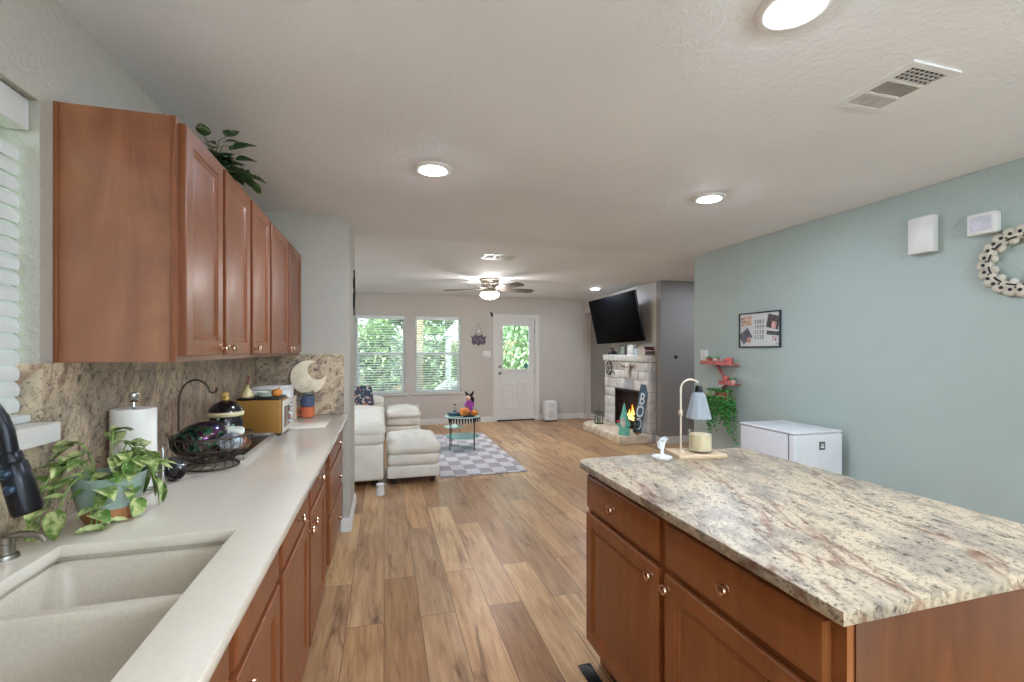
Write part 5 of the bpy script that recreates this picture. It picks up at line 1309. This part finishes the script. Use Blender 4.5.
cl = thing('mantel_speaker', 'small dark round-eyed ornament behind the model car on the mantel', 'ornament', (3.95, 7.40, MZ))
MB().lathe([(.03, 0), (.032, .01), (.02, .06), (.028, .10), (.022, .13), (0, .14)], n=18).build('ornament_body', mat('lilac_grey', (150, 138, 150), .5), cl); MB().ball((-.026, -.01, .105), .014, (1, 1, 1), 10).build('eye', M_BLACK, cl)
cl.name = 'mantel_ornament'
# hearth things
bo = thing('boo_sign', 'tall slate blue board reading BOO leaning on the fireplace', 'sign', (3.72, 6.185, .126))
tilt = math.atan2(.115, .74)
Mb = Matrix.Rotation(R(-52), 4, 'Z') @ Matrix.Rotation(-tilt*.9, 4, 'X')
bo.rotation_euler = (Matrix.Rotation(R(-62), 4, 'Z') @ Matrix.Rotation(R(-8), 4, 'X') @ Matrix.Rotation(R(6), 4, 'Y')).to_euler()
B(-.07, .07, -.009, .009, .012, .76, .002).build('board', mat('slate_blue_board', (84, 104, 122), .7, var=.12, scale=14), bo)
for i, ch_ in enumerate('BOO'):
    text_mb(ch_, .25, .0015, Matrix.Translation((0, -.0105, .53-i*.195)) @ Matrix.Rotation(R(90), 4, 'X') @ Matrix.Diagonal((.66, 1, 1, 1)), fat=.0035).build('letter', mat('white_letter', (226, 232, 236), .6), bo, False)
lf = thing('dark_leaf_spray', 'dark leafy spray at the foot of the BOO board', 'decoration', (3.66, 6.13, .126))
mb = MB(); rnd = random.Random(8)
for i in range(60):
    a = rnd.uniform(0, 6.28); mb.leaf((rnd.uniform(-.03, .03), rnd.uniform(-.02, .03), rnd.uniform(.0, .28)), (math.cos(a), math.sin(a)*.6, rnd.uniform(0, 1)), .05, .03, heart=False)
mb.build('leaves', mat('black_green_leaf', (36, 36, 26), .6, var=.3), lf, False)
MB().tube([(0, 0, 0), (.01, 0, .15), (0, .01, .3)], .005, 6).build('stem', M_BRONZE, lf); MB().ball((.02, -.05, .02), .02, (1, 1, 1), 12).build('orange_ball', M_PUMP, lf)
gn = thing('gnome_figure', 'gnome figure in a long teal hat and robe with white beard on the hearth', 'figurine', (3.50, 6.17, .126))
M_TEAL = mat('teal_felt', (120, 200, 178), .85, var=.08, bump=.3); M_BRD = mat('white_beard_fluff', (226, 222, 218), .95, var=.06, bump=.6)
MB().lathe([(.085, 0), (.088, .01), (.075, .10), (.066, .18), (.05, .24), (0, .25)], n=26).build('robe', M_TEAL, gn)
MB().lathe([(.066, .235), (.07, .245), (.052, .29), (.034, .36), (.018, .43), (.004, .48), (0, .48)], n=22).build('pointed_hat', M_TEAL, gn)
o = MB().ball((-.045, -.045, .19), .05, (.8, .8, 1.5), 18).build('beard', M_BRD, gn); rough_it(o, .008, 2, 30)
MB().ball((-.06, -.06, .245), .015, (1, 1, 1), 12).build('nose', mat('doll_skin', (224, 186, 160), .6), gn)
MB().ball((-.095, .02, .20), .024, (1, 1, 1), 14).build('red_heart', mat('red_felt', (196, 44, 60), .8), gn)
for s in (-1, 1): MB().tube([(s*.05, -s*.03, .2), (s*.075-.03, -s*.045-.03, .15), (s*.055-.05, -s*.03-.05, .13)], [.022, .02, .014], 8).build('arm', M_TEAL, gn)
ln = thing('lantern', 'small dark square candle lantern on the far end of the hearth', 'lantern', (3.60, 7.22, .126))
m = MB()
for sx_ in (-1, 1):
    for sy in (-1, 1): m.box(sx_*.05-.005, sx_*.05+.005, sy*.05-.005, sy*.05+.005, 0, .20)
m.box(-.06, .06, -.06, .06, 0, .012); m.box(-.06, .06, -.06, .06, .2, .212)
m.lathe([(.05, .212), (.03, .235), (.012, .25), (0, .25)], (0, 0, 0), 4); m.ring((0, 0, .27), .02, .003, 16, Matrix.Rotation(R(90), 4, 'X')); m.build('cage', mat('dark_green_iron', (70, 72, 54), .6), ln, False)
B(-.045, .045, -.045, .045, .012, .2).build('glass', M_CGLASS, ln, False)
MB().lathe([(.025, .013), (.025, .10), (0, .10)], n=18).build('candle', mat('mint_candle', (160, 190, 160), .6), ln)
MB().tube([(.04, .05, .2), (.05, .07, .30), (.045, .08, .36)], .003, 5).build('twig', MATS['dark_twig'], ln)

# ------------------------------------------------------------------ television
tv = thing('television', 'large black flat television tilted down on the wall above the mantel', 'television', (0, 0, 0))
P = {'tn': Vector((3.68, 6.2, 2.325)), 'tf': Vector((3.59, 7.63, 2.30)), 'bn': Vector((3.855, 6.2, 1.546)), 'bf': Vector((3.77, 7.63, 1.50))}
ctr = (P['tn']+P['tf']+P['bn']+P['bf'])/4; ax = ((P['tn']+P['bn'])-(P['tf']+P['bf'])).normalized(); upv = ((P['tn']+P['tf'])-(P['bn']+P['bf'])).normalized()
nr = ax.cross(upv).normalized(); upv = nr.cross(ax)
if nr.x > 0: nr = -nr; ax = -ax
Mt = Matrix((( ax.x, upv.x, nr.x, ctr.x), (ax.y, upv.y, nr.y, ctr.y), (ax.z, upv.z, nr.z, ctr.z), (0, 0, 0, 1)))
tw_, th_ = .717, .402
MB(Mt).box(-tw_, tw_, -th_, th_, -.04, -.004, .006).build('casing', M_BLACK, tv)
MB(Mt).box(-tw_+.006, tw_-.006, -th_+.006, th_-.006, -.004, -.001, .001).build('screen', M_SCREEN, tv)
m = MB()
m.box(FX-.03, FX-.001, 6.72, 7.12, 1.72, 2.12, .004)
m.tube([(FX-.02, 6.92, 1.95), tuple(Mt @ Vector((0, 0, -.045)))], .022, 10)
m.build('wall_bracket', M_BLACK, tv)
